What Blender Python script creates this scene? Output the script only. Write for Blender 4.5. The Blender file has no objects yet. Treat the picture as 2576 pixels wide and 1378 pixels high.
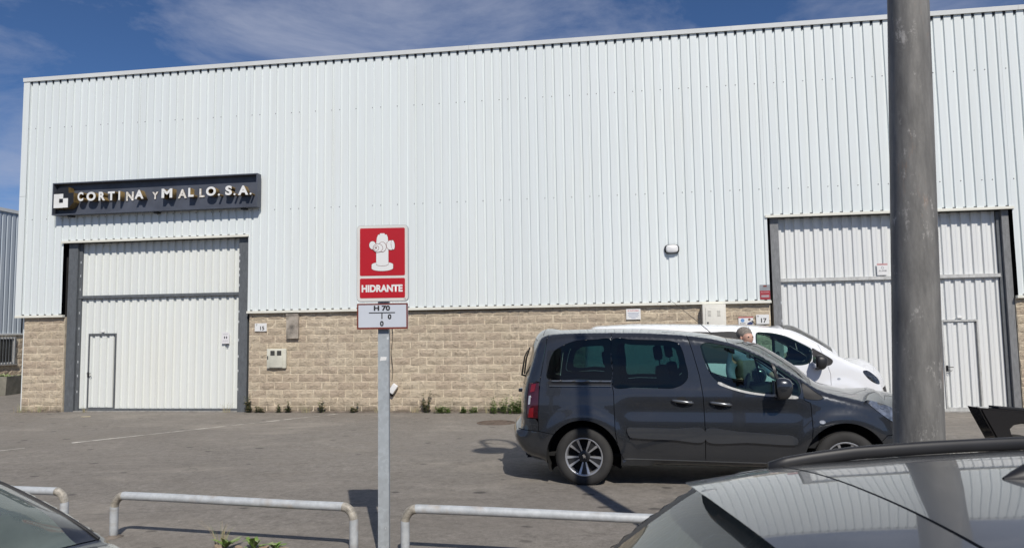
import bpy, bmesh, math, random
import numpy as np
from mathutils import Vector, Matrix
from mathutils.geometry import delaunay_2d_cdt
random.seed(7); RNG = np.random.default_rng(7)
SC = bpy.context.scene
COL = SC.collection
R = math.radians

# ------------------------------------------------------------------ camera, sky, sun, exposure
cam = bpy.data.cameras.new('camera'); camo = bpy.data.objects.new('camera', cam); COL.objects.link(camo)
cam.sensor_width = 36.0; cam.lens = 36.0 * 1786 / 2576; cam.clip_start = 0.05; cam.clip_end = 3000
cam.dof.use_dof = True; cam.dof.focus_distance = 14.0; cam.dof.aperture_fstop = 8.0
_p, _r, _y = R(4.5536), R(-0.8852), R(8.1994)
_fw = Vector((-math.sin(_y)*math.cos(_p), math.cos(_y)*math.cos(_p), math.sin(_p)))
_rt = Vector((math.cos(_y), math.sin(_y), 0)); _up = _rt.cross(_fw)
_r2 = _rt*math.cos(_r) + _up*math.sin(_r); _u2 = -_rt*math.sin(_r) + _up*math.cos(_r)
camo.matrix_world = Matrix(((_r2.x,_u2.x,-_fw.x,0),(_r2.y,_u2.y,-_fw.y,-16.286),(_r2.z,_u2.z,-_fw.z,1.8764),(0,0,0,1)))
SC.camera = camo

SUN_EL, SUN_AZ = 44.5, 22.6        # azimuth: degrees the light travels to the left of the facade's inward normal
sund = bpy.data.lights.new('sun', 'SUN'); sund.energy = 3.85; sund.angle = R(0.53); sund.color = (1.0, 0.945, 0.86)
suno = bpy.data.objects.new('sun', sund); COL.objects.link(suno)
_ld = Vector((-math.sin(R(SUN_AZ))*math.cos(R(SUN_EL)), math.cos(R(SUN_AZ))*math.cos(R(SUN_EL)), -math.sin(R(SUN_EL))))
suno.rotation_euler = _ld.to_track_quat('-Z', 'Y').to_euler(); suno.location = (8, -20, 25)

world = bpy.data.worlds.new('World'); SC.world = world; world.use_nodes = True
wn, wl = world.node_tree.nodes, world.node_tree.links
bg = wn['Background']; bg.inputs['Strength'].default_value = 0.083
sky = wn.new('ShaderNodeTexSky'); sky.sky_type = 'NISHITA'; sky.sun_disc = False
sky.sun_elevation = R(SUN_EL); sky.sun_rotation = math.atan2(-_ld.x, -_ld.y)
sky.air_density = 0.75; sky.dust_density = 0.0; sky.ozone_density = 10.0; sky.altitude = 50
tc = wn.new('ShaderNodeTexCoord'); mp = wn.new('ShaderNodeMapping'); mp.inputs['Scale'].default_value = (1.0, 1.0, 2.6); mp.inputs['Rotation'].default_value=(0.3,0.2,1.9)
wl.new(tc.outputs['Generated'], mp.inputs['Vector'])
n1 = wn.new('ShaderNodeTexNoise'); n1.inputs['Scale'].default_value = 3.1; n1.inputs['Detail'].default_value = 9; n1.inputs['Roughness'].default_value = 0.62; n1.inputs['Distortion'].default_value = 0.45
wl.new(mp.outputs['Vector'], n1.inputs['Vector'])
cr = wn.new('ShaderNodeValToRGB'); cr.color_ramp.elements[0].position = 0.42; cr.color_ramp.elements[0].color = (0,0,0,1); cr.color_ramp.elements[1].position = 0.70; cr.color_ramp.elements[1].color = (0.6,0.6,0.6,1)
wl.new(n1.outputs['Fac'], cr.inputs['Fac'])
mx = wn.new('ShaderNodeMixRGB'); mx.inputs['Color2'].default_value = (5.4, 5.8, 7.2, 1)
wl.new(cr.outputs['Color'], mx.inputs['Fac']); wl.new(sky.outputs['Color'], mx.inputs['Color1']); wl.new(mx.outputs['Color'], bg.inputs['Color'])
SC.view_settings.view_transform = 'Standard'; SC.view_settings.look = 'None'
SC.view_settings.exposure = 0.0; SC.view_settings.gamma = 1.0; SC.view_settings.use_curve_mapping = False
SC.cycles.max_bounces = 8; SC.cycles.transparent_max_bounces = 24; SC.cycles.caustics_reflective = False; SC.cycles.caustics_refractive = False
SC.cycles.use_denoising = True

# ------------------------------------------------------------------ object helpers
def tag(o, label=None, cat=None, group=None, kind=None):
    if label: o['label'] = label
    if cat: o['category'] = cat
    if group: o['group'] = group
    if kind: o['kind'] = kind
    return o
def link(name, me, mat=None, parent=None, smooth=False):
    if mat is not None:
        for m in (mat if isinstance(mat, (list, tuple)) else [mat]): me.materials.append(m)
    o = bpy.data.objects.new(name, me); COL.objects.link(o)
    if parent is not None: o.parent = parent
    if smooth:
        me.polygons.foreach_set('use_smooth', [True]*len(me.polygons))
    return o
def empty(name, loc=(0,0,0), rz=0, label=None, cat=None, group=None):
    o = bpy.data.objects.new(name, None); COL.objects.link(o); o.location = loc; o.rotation_euler = (0,0,rz)
    o.empty_display_size = 0.2
    return tag(o, label, cat, group)
def copy_tree(o, parent=None):
    c = o.copy(); COL.objects.link(c); c.parent = parent
    for ch in list(o.children): copy_tree(ch, c)
    return c
class MB:
    """collects shapes into one mesh"""
    def __init__(s): s.v=[]; s.f=[]; s.m=[]
    def add(s, vs, fs, mi=0):
        b=len(s.v); s.v += [tuple(map(float,v)) for v in vs]; s.f += [tuple(i+b for i in f) for f in fs]; s.m += [mi]*len(fs); return s
    def box(s, x0,x1,y0,y1,z0,z1, mi=0):
        vs=[(x0,y0,z0),(x1,y0,z0),(x1,y1,z0),(x0,y1,z0),(x0,y0,z1),(x1,y0,z1),(x1,y1,z1),(x0,y1,z1)]
        return s.add(vs,[(0,3,2,1),(4,5,6,7),(0,1,5,4),(1,2,6,5),(2,3,7,6),(3,0,4,7)],mi)
    def prism(s, poly, y0, y1, mi=0, mis=None):   # polygon in x,z (ccw seen from -y), extruded from y0 (front) to y1 (back)
        n=len(poly); vs=[(x,y0,z) for x,z in poly]+[(x,y1,z) for x,z in poly]
        s.add(vs,[tuple(range(n)),tuple(range(2*n-1,n-1,-1))],mi)
        s.add(vs,[(i,i+n,(i+1)%n+n,(i+1)%n) for i in range(n)],mi if mis is None else mis); return s
    def tube(s, path, rad, n=12, mi=0, caps=True):
        P=[Vector(p) for p in path]; rr = rad if isinstance(rad,(list,tuple)) else [rad]*len(P)
        t0=(P[1]-P[0]).normalized(); a=Vector((0,0,1)) if abs(t0.z)<.9 else Vector((1,0,0))
        u=t0.cross(a).normalized(); vs=[]; fs=[]
        for i,p in enumerate(P):
            t=((P[i+1] if i+1<len(P) else P[i])-(P[i-1] if i else P[i])).normalized()
            u=(u-t*u.dot(t)).normalized(); w=t.cross(u)
            for k in range(n):
                an=2*math.pi*k/n; vs.append(p+(u*math.cos(an)+w*math.sin(an))*rr[i])
        for i in range(len(P)-1):
            for k in range(n):
                a_=i*n+k; b_=i*n+(k+1)%n; fs.append((a_,b_,b_+n,a_+n))
        if caps: fs.append(tuple(range(n-1,-1,-1))); fs.append(tuple(range((len(P)-1)*n,len(P)*n)))
        return s.add(vs,fs,mi)
    def lathe(s, prof, axis='y', n=32, c=(0,0,0), mi=0):   # prof: (radius, offset along axis)
        vs=[];fs=[];m=len(prof)
        for k in range(n):
            an=2*math.pi*k/n; ca,sa=math.cos(an),math.sin(an)
            for r_,o_ in prof:
                if axis=='y': vs.append((c[0]+r_*ca,c[1]+o_,c[2]+r_*sa))
                elif axis=='z': vs.append((c[0]+r_*ca,c[1]+r_*sa,c[2]+o_))
                else: vs.append((c[0]+o_,c[1]+r_*ca,c[2]+r_*sa))
        for k in range(n):
            for j in range(m-1):
                a_=k*m+j; b_=((k+1)%n)*m+j; fs.append((a_,a_+1,b_+1,b_))
        return s.add(vs,fs,mi)
    def build(s, name, mat, parent=None, smooth=False, fixn=True):
        me=bpy.data.meshes.new(name); me.from_pydata(s.v,[],s.f); 
        if max(s.m or [0])>0: me.polygons.foreach_set('material_index', s.m)
        if fixn:
            bm=bmesh.new(); bm.from_mesh(me); bmesh.ops.recalc_face_normals(bm,faces=bm.faces); bm.to_mesh(me); bm.free()
        me.update()
        return link(name, me, mat, parent, smooth)
def bevbox(name, x0,x1,y0,y1,z0,z1, r, mat, parent=None, seg=2, smooth=True):
    bm=bmesh.new(); bmesh.ops.create_cube(bm,size=1)
    for v in bm.verts: v.co=Vector(((x0+x1)/2+v.co.x*(x1-x0),(y0+y1)/2+v.co.y*(y1-y0),(z0+z1)/2+v.co.z*(z1-z0)))
    bmesh.ops.bevel(bm,geom=bm.edges[:],offset=r,segments=seg,affect='EDGES',profile=.6)
    me=bpy.data.meshes.new(name); bm.to_mesh(me); bm.free()
    return link(name,me,mat,parent,smooth)
def set_smooth_angle(o, ang=40):
    me=o.data; me.polygons.foreach_set('use_smooth',[True]*len(me.polygons))
    bm=bmesh.new(); bm.from_mesh(me); bm.edges.ensure_lookup_table()
    for e in bm.edges:
        if len(e.link_faces)==2 and e.calc_face_angle(0)>R(ang): e.smooth=False
    bm.to_mesh(me); bm.free()
def text_mesh(txt, off=0.0, ext=0.0, align='LEFT'):
    cu=bpy.data.curves.new('t','FONT'); cu.body=txt; cu.size=1; cu.offset=off; cu.extrude=ext; cu.align_x=align; cu.resolution_u=6
    o=bpy.data.objects.new('t',cu); COL.objects.link(o)
    bpy.context.view_layer.update()
    me=bpy.data.meshes.new_from_object(o.evaluated_get(bpy.context.evaluated_depsgraph_get()))
    bpy.data.objects.remove(o); bpy.data.curves.remove(cu)
    return me
def text_box(name, txt, x0,x1,z0,z1, y, mat, parent, off=0.0, depth=0.0, mats=None):
    """lettering fitted to a rectangle in the x,z plane, facing -y, front at y"""
    me=text_mesh(txt,off,0.5 if depth>0 else 0)
    co=np.array([v.co[:] for v in me.vertices]); mn,mxx=co.min(0),co.max(0)
    nx=x0+(co[:,0]-mn[0])/(mxx[0]-mn[0])*(x1-x0); nz=z0+(co[:,1]-mn[1])/(mxx[1]-mn[1])*(z1-z0)
    ny = np.full(len(co),y) if depth<=0 else y+(0.5-co[:,2])*depth
    for i,v in enumerate(me.vertices): v.co=(nx[i],ny[i],nz[i])
    me.update()
    if depth>0:
        idx=[0 if abs(p.normal.y)>.8 else 1 for p in me.polygons]
    o=link(name,me,mats if mats else mat,parent)
    if depth>0 and mats: me.polygons.foreach_set('material_index',idx)
    return o
def grid_sheet(name, xs, ys, zf, mat, parent=None):
    xs=np.asarray(xs);ys=np.asarray(ys); vs=[(x,y,zf(x,y)) for y in ys for x in xs]; n=len(xs)
    fs=[(j*n+i,j*n+i+1,(j+1)*n+i+1,(j+1)*n+i) for j in range(len(ys)-1) for i in range(n-1)]
    me=bpy.data.meshes.new(name); me.from_pydata(vs,[],fs); return link(name,me,mat,parent,True)

# ------------------------------------------------------------------ materials
class NT:
    def __init__(s,name):
        s.m=bpy.data.materials.new(name); s.m.use_nodes=True; s.n=s.m.node_tree.nodes; s.l=s.m.node_tree.links; s.b=s.n['Principled BSDF']; s._pos=None
    def node(s,t,**k):
        n=s.n.new(t)
        for a,v in k.items():
            if a.startswith('i_'): n.inputs[a[2:].replace('_',' ')].default_value=v
            else: setattr(n,a,v)
        return n
    def pos(s):
        if not s._pos: s._pos=s.n.new('ShaderNodeNewGeometry').outputs['Position']
        return s._pos
    def objc(s): return s.n.new('ShaderNodeTexCoord').outputs['Object']
    def mapping(s,vec,scale=(1,1,1),rot=(0,0,0),loc=(0,0,0)):
        m=s.n.new('ShaderNodeMapping'); m.inputs['Scale'].default_value=scale; m.inputs['Rotation'].default_value=rot; m.inputs['Location'].default_value=loc; s.l.new(vec,m.inputs['Vector']); return m.outputs['Vector']
    def noise(s,vec,scale,detail=4,rough=.55,dist=0):
        n=s.n.new('ShaderNodeTexNoise'); n.inputs['Scale'].default_value=scale; n.inputs['Detail'].default_value=detail; n.inputs['Roughness'].default_value=rough; n.inputs['Distortion'].default_value=dist
        s.l.new(vec,n.inputs['Vector']); return n.outputs['Fac']
    def voro(s,vec,scale,feat='F1',out='Distance',rand=1.0):
        n=s.n.new('ShaderNodeTexVoronoi'); n.feature=feat; n.inputs['Scale'].default_value=scale; n.inputs['Randomness'].default_value=rand; s.l.new(vec,n.inputs['Vector']); return n.outputs[out]
    def ramp(s,fac,a,b,ca=(0,0,0,1),cb=(1,1,1,1)):
        n=s.n.new('ShaderNodeValToRGB'); e=n.color_ramp.elements; e[0].position=a; e[1].position=b; e[0].color=ca; e[1].color=cb; s.l.new(fac,n.inputs['Fac']); return n.outputs['Color']
    def mix(s,fac,a,b,mode='MIX'):
        n=s.n.new('ShaderNodeMixRGB'); n.blend_type=mode
        for k,v in (('Fac',fac),('Color1',a),('Color2',b)):
            if isinstance(v,(int,float)): n.inputs[k].default_value=v
            elif isinstance(v,tuple): n.inputs[k].default_value=v if len(v)==4 else v+(1,)
            else: s.l.new(v,n.inputs[k])
        return n.outputs['Color']
    def math(s,op,a,b=0.0):
        n=s.n.new('ShaderNodeMath'); n.operation=op
        for i,v in enumerate((a,b)):
            if isinstance(v,(int,float)): n.inputs[i].default_value=v
            else: s.l.new(v,n.inputs[i])
        return n.outputs[0]
    def sep(s,vec,c):
        n=s.n.new('ShaderNodeSeparateXYZ'); s.l.new(vec,n.inputs[0]); return n.outputs[c]
    def bump(s,h,strength=.3,dist=.01):
        n=s.n.new('ShaderNodeBump'); n.inputs['Strength'].default_value=strength; n.inputs['Distance'].default_value=dist; s.l.new(h,n.inputs['Height']); s.l.new(n.outputs['Normal'],s.b.inputs['Normal']); return n
    def set(s,color=None,rough=None,metal=None,coat=None,spec=None):
        for key,v in (('Base Color',color),('Roughness',rough),('Metallic',metal),('Coat Weight',coat),('Specular IOR Level',spec)):
            if v is None: continue
            if isinstance(v,(int,float)): s.b.inputs[key].default_value=v
            elif isinstance(v,tuple): s.b.inputs[key].default_value=v if len(v)==4 else v+(1,)
            else: s.l.new(v,s.b.inputs[key])
        return s
def plain(name,color,rough=.5,metal=0,coat=0,var=.12,vs=6.0,bump=0,bs=60):
    t=NT(name); p=t.objc(); nz=t.noise(p,vs,5)
    c2=tuple(c*(1-var*2) for c in color); c1=tuple(min(1,c*(1+var*.6)) for c in color)
    t.set(t.mix(t.ramp(nz,.3,.7),c2,c1),rough,metal,coat)
    if bump: t.bump(t.noise(p,bs,4),bump,.004)
    return t.m

def m_asphalt():
    t=NT('asphalt'); p=t.pos()
    big=t.noise(p,.30,5,.6); mid=t.noise(t.mapping(p,(1,1.6,1)),1.3,7,.7,.5); fine=t.noise(p,26,5,.8); grit=t.voro(p,75); agg=t.voro(p,160)
    speck=t.noise(p,9,7,.86); blot=t.noise(t.mapping(p,(.7,1.1,1)),.55,6,.7,.6)
    c=t.mix(t.ramp(big,.32,.68),(.350,.322,.286),(.448,.410,.362))
    c=t.mix(t.math('MULTIPLY',t.ramp(mid,.48,.72),.45),c,(.290,.258,.213))
    c=t.mix(.85,c,t.ramp(fine,.30,.70,(.62,.61,.60,1),(1.0,1.0,1.0,1)),'MULTIPLY')
    c=t.mix(.55,c,t.ramp(grit,.05,.55,(1,1,1,1),(.70,.70,.70,1)),'MULTIPLY')
    c=t.mix(.9,c,t.ramp(speck,.33,.62,(.52,.51,.50,1),(1,1,1,1)),'MULTIPLY'); c=t.mix(t.math('MULTIPLY',t.ramp(blot,.42,.66),.5),c,(.225,.202,.175))
    chip=t.ramp(t.voro(p,6.5,'F1','Distance'),.020,.036,(1,1,1,1),(0,0,0,1))                       # pale chips
    c=t.mix(t.math('MULTIPLY',chip,.7),c,(.72,.68,.60))
    v=t.mapping(p,(1.1,1.5,1)); w=t.noise(p,6,4,.6)                                               # sparse oil drips
    d=t.voro(v,1.5); msk=t.ramp(t.noise(p,.42,2),.40,.48)
    spot=t.ramp(t.math('ADD',d,t.math('MULTIPLY',w,.16)),.165,.205,(1,1,1,1),(0,0,0,1))
    c=t.mix(t.math('MULTIPLY',t.math('MULTIPLY',spot,msk),.85),c,(.075,.068,.062))
    wear=t.ramp(t.noise(t.mapping(p,(.5,.9,1),(0,0,.08)),.9,7,.7,.5),.52,.74)                      # wheel-worn pale bands
    c=t.mix(t.math('MULTIPLY',wear,.32),c,(.56,.50,.42))
    old=t.ramp(t.noise(t.mapping(p,(.5,.9,1)),.55,5,.6,.8),.56,.64)                                # darker re-laid patches
    c=t.mix(t.math('MULTIPLY',old,.22),c,(.25,.222,.185))
    crk=t.noise(p,2.2,4,.6); pv=t.mapping(p,(.16,.42,1),(0,0,.15)); ad=t.node('ShaderNodeVectorMath',operation='ADD'); t.l.new(pv,ad.inputs[0]); cmb=t.node('ShaderNodeCombineXYZ'); t.l.new(t.math('MULTIPLY',crk,.22),cmb.inputs[0]); t.l.new(t.math('MULTIPLY',crk,.30),cmb.inputs[1]); t.l.new(cmb.outputs[0],ad.inputs[1])
    cr=t.ramp(t.voro(ad.outputs[0],1.0,'DISTANCE_TO_EDGE'),.0,.007,(1,1,1,1),(0,0,0,1)); ck=t.ramp(t.noise(p,.45,2),.48,.6)
    c=t.mix(t.math('MULTIPLY',t.math('MULTIPLY',cr,ck),.55),c,(.13,.12,.105))
    t.set(c,.93); h=t.math('ADD',t.math('MULTIPLY',agg,.6),fine); t.bump(h,.7,.01); return t.m
def m_cladding(name='white_cladding',base=(.765,.81,.81),rust=.14):
    t=NT(name); p=t.pos()
    st=t.noise(t.mapping(p,(5.5,5.5,.10)),2.0,5,.7); fine=t.noise(t.mapping(p,(40,40,.35)),1.5,3,.6)
    pan=t.n.new('ShaderNodeObjectInfo').outputs['Random']
    c=t.mix(t.ramp(st,.35,.75),base,tuple(b*k for b,k in zip(base,(.93,.925,.905))))
    c=t.mix(t.math('MULTIPLY',t.ramp(fine,.45,.8),.22),c,(base[0]*.88,base[1]*.875,base[2]*.86))
    blot=t.noise(t.mapping(p,(1,1,.5)),.8,4)
    c=t.mix(t.math('MULTIPLY',t.ramp(blot,.5,.8),rust),c,(.74,.72,.63))
    c=t.mix(t.math('MULTIPLY',pan,.20),c,(base[0]*.8,base[1]*.82,base[2]*.85))
    t.set(c,.42,0,0,.45)
    bm_=t.noise(t.mapping(p,(1.5,1.5,.25)),2.2,3); t.bump(bm_,.25,.02); return t.m
def m_block():
    t=NT('split_block'); p=t.pos(); rnd=t.n.new('ShaderNodeObjectInfo').outputs['Random']
    wn_=t.node('ShaderNodeTexWhiteNoise'); wn_.noise_dimensions='1D'; t.l.new(t.math('MULTIPLY',rnd,97.0),wn_.inputs['W'])
    big=t.noise(p,.8,4); rough=t.noise(t.mapping(p,(1,1,1.7),(0,.55,0)),9,7,.72,1.6); fine=t.noise(p,70,4,.7)
    c=t.mix(t.ramp(big,.3,.7),(.63,.53,.39),(.75,.645,.49))
    c=t.mix(t.math('MULTIPLY',wn_.outputs['Value'],.75),c,(.56,.45,.345))
    c=t.mix(t.math('MULTIPLY',t.ramp(rough,.53,.66),.68),c,(.27,.215,.165))
    c=t.mix(.3,c,t.ramp(fine,.3,.75,(.65,.65,.65,1),(1,1,1,1)),'MULTIPLY')
    z=t.sep(p,'Z'); base=t.math('SUBTRACT',t.math('ADD',t.math('MULTIPLY',t.noise(p,2.4,6,.7),.8),-.20),z)               # splash dirt low on the wall
    c=t.mix(t.math('MULTIPLY',t.ramp(base,-.02,.22),.75),c,(.13,.11,.085))
    st=t.ramp(t.noise(t.mapping(p,(3.0,3.0,.55)),1.1,7,.75),.60,.74)                                                    # rain stains
    c=t.mix(t.math('MULTIPLY',st,.7),c,(.26,.21,.17))
    t.set(c,.95,0,0,.2); t.bump(t.math('ADD',t.math('MULTIPLY',rough,1.6),t.math('MULTIPLY',fine,.35)),1.0,.03); return t.m
def m_paint(name,base,flake=.06,rough=.28,metal=.55,dirt=.12,coat=1.0):
    t=NT(name); p=t.objc()
    fl=t.noise(p,900,1); c=t.mix(t.ramp(fl,.35,.65),tuple(b*(1-flake) for b in base),tuple(min(1,b*(1+flake)) for b in base))
    d=t.noise(t.mapping(p,(1,1,1.6)),3.2,6,.7); c=t.mix(t.math('MULTIPLY',t.ramp(d,.5,.8),dirt),c,(.23,.21,.19))
    t.set(c,rough,metal,coat); t.b.inputs['Coat Roughness'].default_value=.035
    return t.m
def m_glass(name,tint,ior=1.5,refl=1.0,rough=0.0,pale_mix=0.0):
    t=NT(name); t.n.remove(t.b); out=t.n['Material Output']
    tr=t.node('ShaderNodeBsdfTransparent'); tr.inputs['Color'].default_value=tint+(1,)
    gl=t.node('ShaderNodeBsdfGlossy'); gl.inputs['Roughness'].default_value=rough; gl.inputs['Color'].default_value=(refl,refl,refl,1)
    fr=t.node('ShaderNodeFresnel'); fr.inputs['IOR'].default_value=ior; ms=t.node('ShaderNodeMixShader')
    src=tr.outputs[0]
    if pale_mix:  # share of pale green diffuse colour mixed into the glass
        df=t.node('ShaderNodeBsdfDiffuse'); df.inputs['Color'].default_value=(.50,.60,.55,1); md=t.node('ShaderNodeMixShader'); dn=t.noise(t.objc(),4,5,.6)
        t.l.new(t.math('MULTIPLY',t.ramp(dn,.2,.8,(.6,.6,.6,1),(1,1,1,1)),pale_mix),md.inputs[0]); t.l.new(tr.outputs[0],md.inputs[1]); t.l.new(df.outputs[0],md.inputs[2]); src=md.outputs[0]
    t.l.new(fr.outputs[0],ms.inputs[0]); t.l.new(src,ms.inputs[1]); t.l.new(gl.outputs[0],ms.inputs[2]); t.l.new(ms.outputs[0],out.inputs['Surface']); return t.m
def m_galv(name='galvanised_steel',base=(.47,.51,.535),rusty=.0):
    t=NT(name); p=t.pos(); sp=t.voro(p,38,'F1','Color'); g=t.node('ShaderNodeRGBToBW'); t.l.new(sp,g.inputs[0])
    c=t.mix(t.math('MULTIPLY',g.outputs[0],.6),tuple(b*.78 for b in base),tuple(b*1.12 for b in base))
    sc=t.ramp(t.noise(t.mapping(p,(9,9,3),(0,.6,.3)),2.2,5,.75),.64,.68); c=t.mix(t.math('MULTIPLY',sc,.8),c,(.82,.84,.85))
    sm=t.noise(t.mapping(p,(3,3,1)),2.5,4); c=t.mix(t.math('MULTIPLY',t.ramp(sm,.5,.75),.3),c,(.22,.22,.22))
    t.set(c,.55,.15); t.bump(t.noise(p,90,3),.12,.003); return t.m
def m_rail():
    t=NT('rail_galvanised'); p=t.pos(); n_=t.noise(p,14,6,.7)
    c=t.mix(t.ramp(n_,.3,.7),(.42,.445,.46),(.60,.625,.64))
    b=t.noise(t.mapping(p,(2.2,2.2,9)),2.0,5,.7)
    c=t.mix(t.math('MULTIPLY',t.ramp(b,.54,.72),.5),c,(.36,.33,.285))
    rr=t.noise(p,3.1,3); c=t.mix(t.math('MULTIPLY',t.ramp(rr,.6,.7),.4),c,(.36,.23,.11))
    t.set(c,.5,.1); t.bump(n_,.15,.004); return t.m
def m_pole():
    t=NT('weathered_pole'); p=t.pos(); n_=t.noise(t.mapping(p,(6,6,1.2)),2.5,7,.72)
    c=t.mix(t.ramp(n_,.3,.75),(.12,.117,.111),(.30,.29,.27))
    sp=t.ramp(t.noise(t.mapping(p,(2.5,2.5,1.2)),5.0,7,.85),.58,.66); c=t.mix(t.math('MULTIPLY',sp,.75),c,(.52,.50,.47))
    rs=t.ramp(t.noise(t.mapping(p,(5,5,1.0),(0,0,1)),1.8,7,.8),.60,.74); c=t.mix(t.math('MULTIPLY',rs,.7),c,(.36,.22,.14))
    vs_=t.ramp(t.noise(t.mapping(p,(16,16,.5)),1.6,4),.5,.75); c=t.mix(t.math('MULTIPLY',vs_,.35),c,(.09,.09,.09))
    t.set(c,.68,.1); t.bump(n_,.35,.006); return t.m
def m_grey_steel(name='door_steel',base=(.115,.125,.135)):
    t=NT(name); p=t.pos(); n_=t.noise(t.mapping(p,(5,5,1.5)),4,6,.75); f=t.noise(p,110,2)
    c=t.mix(t.ramp(n_,.3,.75),tuple(b*.72 for b in base),tuple(b*1.3 for b in base)); c=t.mix(t.math('MULTIPLY',t.ramp(f,.55,.7),.35),c,tuple(min(1,b*2) for b in base))
    t.set(c,.6,.05); t.bump(f,.2,.004); return t.m
def m_leaf(name,c1,c2):
    t=NT(name); p=t.pos(); n_=t.noise(p,30,4); t.set(t.mix(t.ramp(n_,.3,.7),c1,c2),.55); 
    t.b.inputs['Subsurface Weight'].default_value=.0; return t.m
M={}
M['asphalt']=m_asphalt(); M['clad']=m_cladding(); M['door']=m_cladding('door_sheet',(.775,.80,.775),.28); M['doorR']=m_cladding('door_sheet_grey',(.76,.775,.77),.1)
M['trim']=plain('cream_trim',(.80,.79,.70),.45,var=.07,vs=1.2); M['cap']=plain('cap_trim',(.73,.745,.73),.45,var=.06,vs=.8)
M['block']=m_block(); M['mortar']=plain('mortar',(.78,.68,.52),.95,var=.2,vs=9,bump=.4)
M['nclad']=m_cladding('blue_grey_cladding',(.50,.56,.62),.05)
M['steel']=m_grey_steel(); M['steel_l']=m_grey_steel('door_steel_light',(.50,.505,.49)); M['concrete_jamb']=m_grey_steel('jamb_grey',(.20,.205,.21))
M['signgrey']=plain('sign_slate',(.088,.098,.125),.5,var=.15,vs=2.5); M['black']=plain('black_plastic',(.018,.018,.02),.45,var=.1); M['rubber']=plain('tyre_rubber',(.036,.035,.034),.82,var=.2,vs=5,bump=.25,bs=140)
M['letter']=plain('letter_face',(.80,.80,.78),.5,var=.05); M['brass']=plain('letter_return',(.34,.235,.095),.45,.3,var=.25,vs=9); M['oldletter']=plain('letter_back_rusty',(.86,.83,.77),.7,var=.25,vs=16)
M['galv']=m_galv(); M['rail']=m_rail(); M['bend']=plain('rail_rust',(.47,.43,.36),.6,.15,var=.28,vs=26); M['pole']=m_pole(); M['darkin']=plain('dark_interior',(.012,.012,.013),.9,var=.1)
M['white']=plain('white_enamel',(.80,.80,.79),.35,var=.03,vs=2); M['red']=plain('red_enamel',(.50,.012,.022),.38,var=.05,vs=3); M['ink']=plain('black_ink',(.02,.02,.022),.5); M['brown']=plain('brown_line',(.20,.035,.02),.5)
M['signwhite']=plain('sign_enamel',(.73,.715,.68),.35,var=.04,vs=3); M['platewhite']=plain('plate_white',(.62,.66,.72),.4,var=.04,vs=3)
M['paint_van']=m_paint('anthracite_paint',(.042,.046,.053),.15,.26,.55,.06,1.0); M['paint_white']=m_paint('white_paint',(.80,.815,.84),.0,.3,0,.04)
M['paint_mould']=m_paint('moulding_paint',(.058,.063,.071),.05,.34,.4,.05,.8); M['paint_handle']=m_paint('handle_paint',(.17,.18,.19),.05,.25,.6,.0); M['paint_grey']=m_paint('grey_paint',(.115,.12,.125),.10,.32,.3,.14); M['paint_black']=m_paint('black_paint',(.022,.023,.026),.1,.3,.1,.08)
M['glass_dark']=m_glass('privacy_glass',(.11,.215,.205),1.45); M['glass']=m_glass('green_tint_glass',(.47,.66,.62)); M['glass_near']=m_glass('green_tint_glass_pale',(.42,.56,.51),1.55,.9,.02,.20)
M['glass_saloon']=m_glass('green_glass_pale_saloon',(.42,.56,.51),1.55,.9,.02,.34); M['frit']=plain('glass_border_black',(.008,.008,.010),.6,var=.02); M['chrome']=plain('chrome',(.75,.76,.78),.15,1,var=.03); M['silver']=plain('machined_alloy',(.55,.56,.58),.33,.7,var=.05); M['alloydark']=plain('alloy_dark',(.028,.029,.032),.45,.2)
M['lens_red']=plain('red_lens',(.05,.005,.008),.12,coat=1,var=.05); M['lens_mid']=plain('red_lens_mid',(.20,.010,.014),.15,coat=1,var=.1); M['lens_clear']=plain('clear_lens',(.60,.62,.64),.12,.2,1,var=.25,vs=30); M['lens_dark']=plain('smoked_lens',(.03,.012,.014),.1,coat=1)  # mid red is for the smaller sections of the tail lamp
M['headlamp']=plain('headlamp',(.30,.33,.38),.14,.5,1,var=.4,vs=14); M['headlamp_w']=plain('headlamp_smoked',(.07,.075,.085),.2,.3,1,var=.5,vs=18); M['seat']=plain('seat_cloth',(.018,.019,.022),.9,var=.2); M['moto']=plain('black_gloss',(.008,.008,.010),.16,coat=.6,var=.05)
M['leaf']=m_leaf('leaf_green',(.11,.20,.045),(.24,.34,.09)); M['leafp']=m_leaf('leaf_pale',(.20,.25,.12),(.34,.38,.20)); M['drygrass']=m_leaf('dry_grass',(.30,.24,.13),(.46,.38,.23)); M['leafd']=m_leaf('leaf_dark',(.06,.085,.035),(.15,.19,.07)); M['deadleaf']=m_leaf('dead_leaf',(.30,.22,.14),(.42,.33,.23))
M['skin']=plain('skin',(.60,.36,.27),.5,var=.06); M['hair']=plain('hair',(.26,.23,.20),.8,var=.3,vs=60); M['shirt']=plain('blue_shirt',(.20,.27,.36),.85,var=.15,vs=10); M['jacket']=plain('olive_vest',(.17,.165,.14),.85,var=.2,vs=9); M['trouser']=plain('dark_trousers',(.035,.04,.055),.85)
M['beige']=plain('beige_cabinet',(.72,.70,.63),.5,var=.04,vs=2); M['meter']=plain('meter_box_plastic',(.68,.67,.57),.55,var=.12,vs=4); M['ventc']=plain('vent_concrete',(.44,.39,.33),.9,var=.35,vs=5); M['pane_dark']=plain('dark_pane',(.07,.07,.065),.2)
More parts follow.
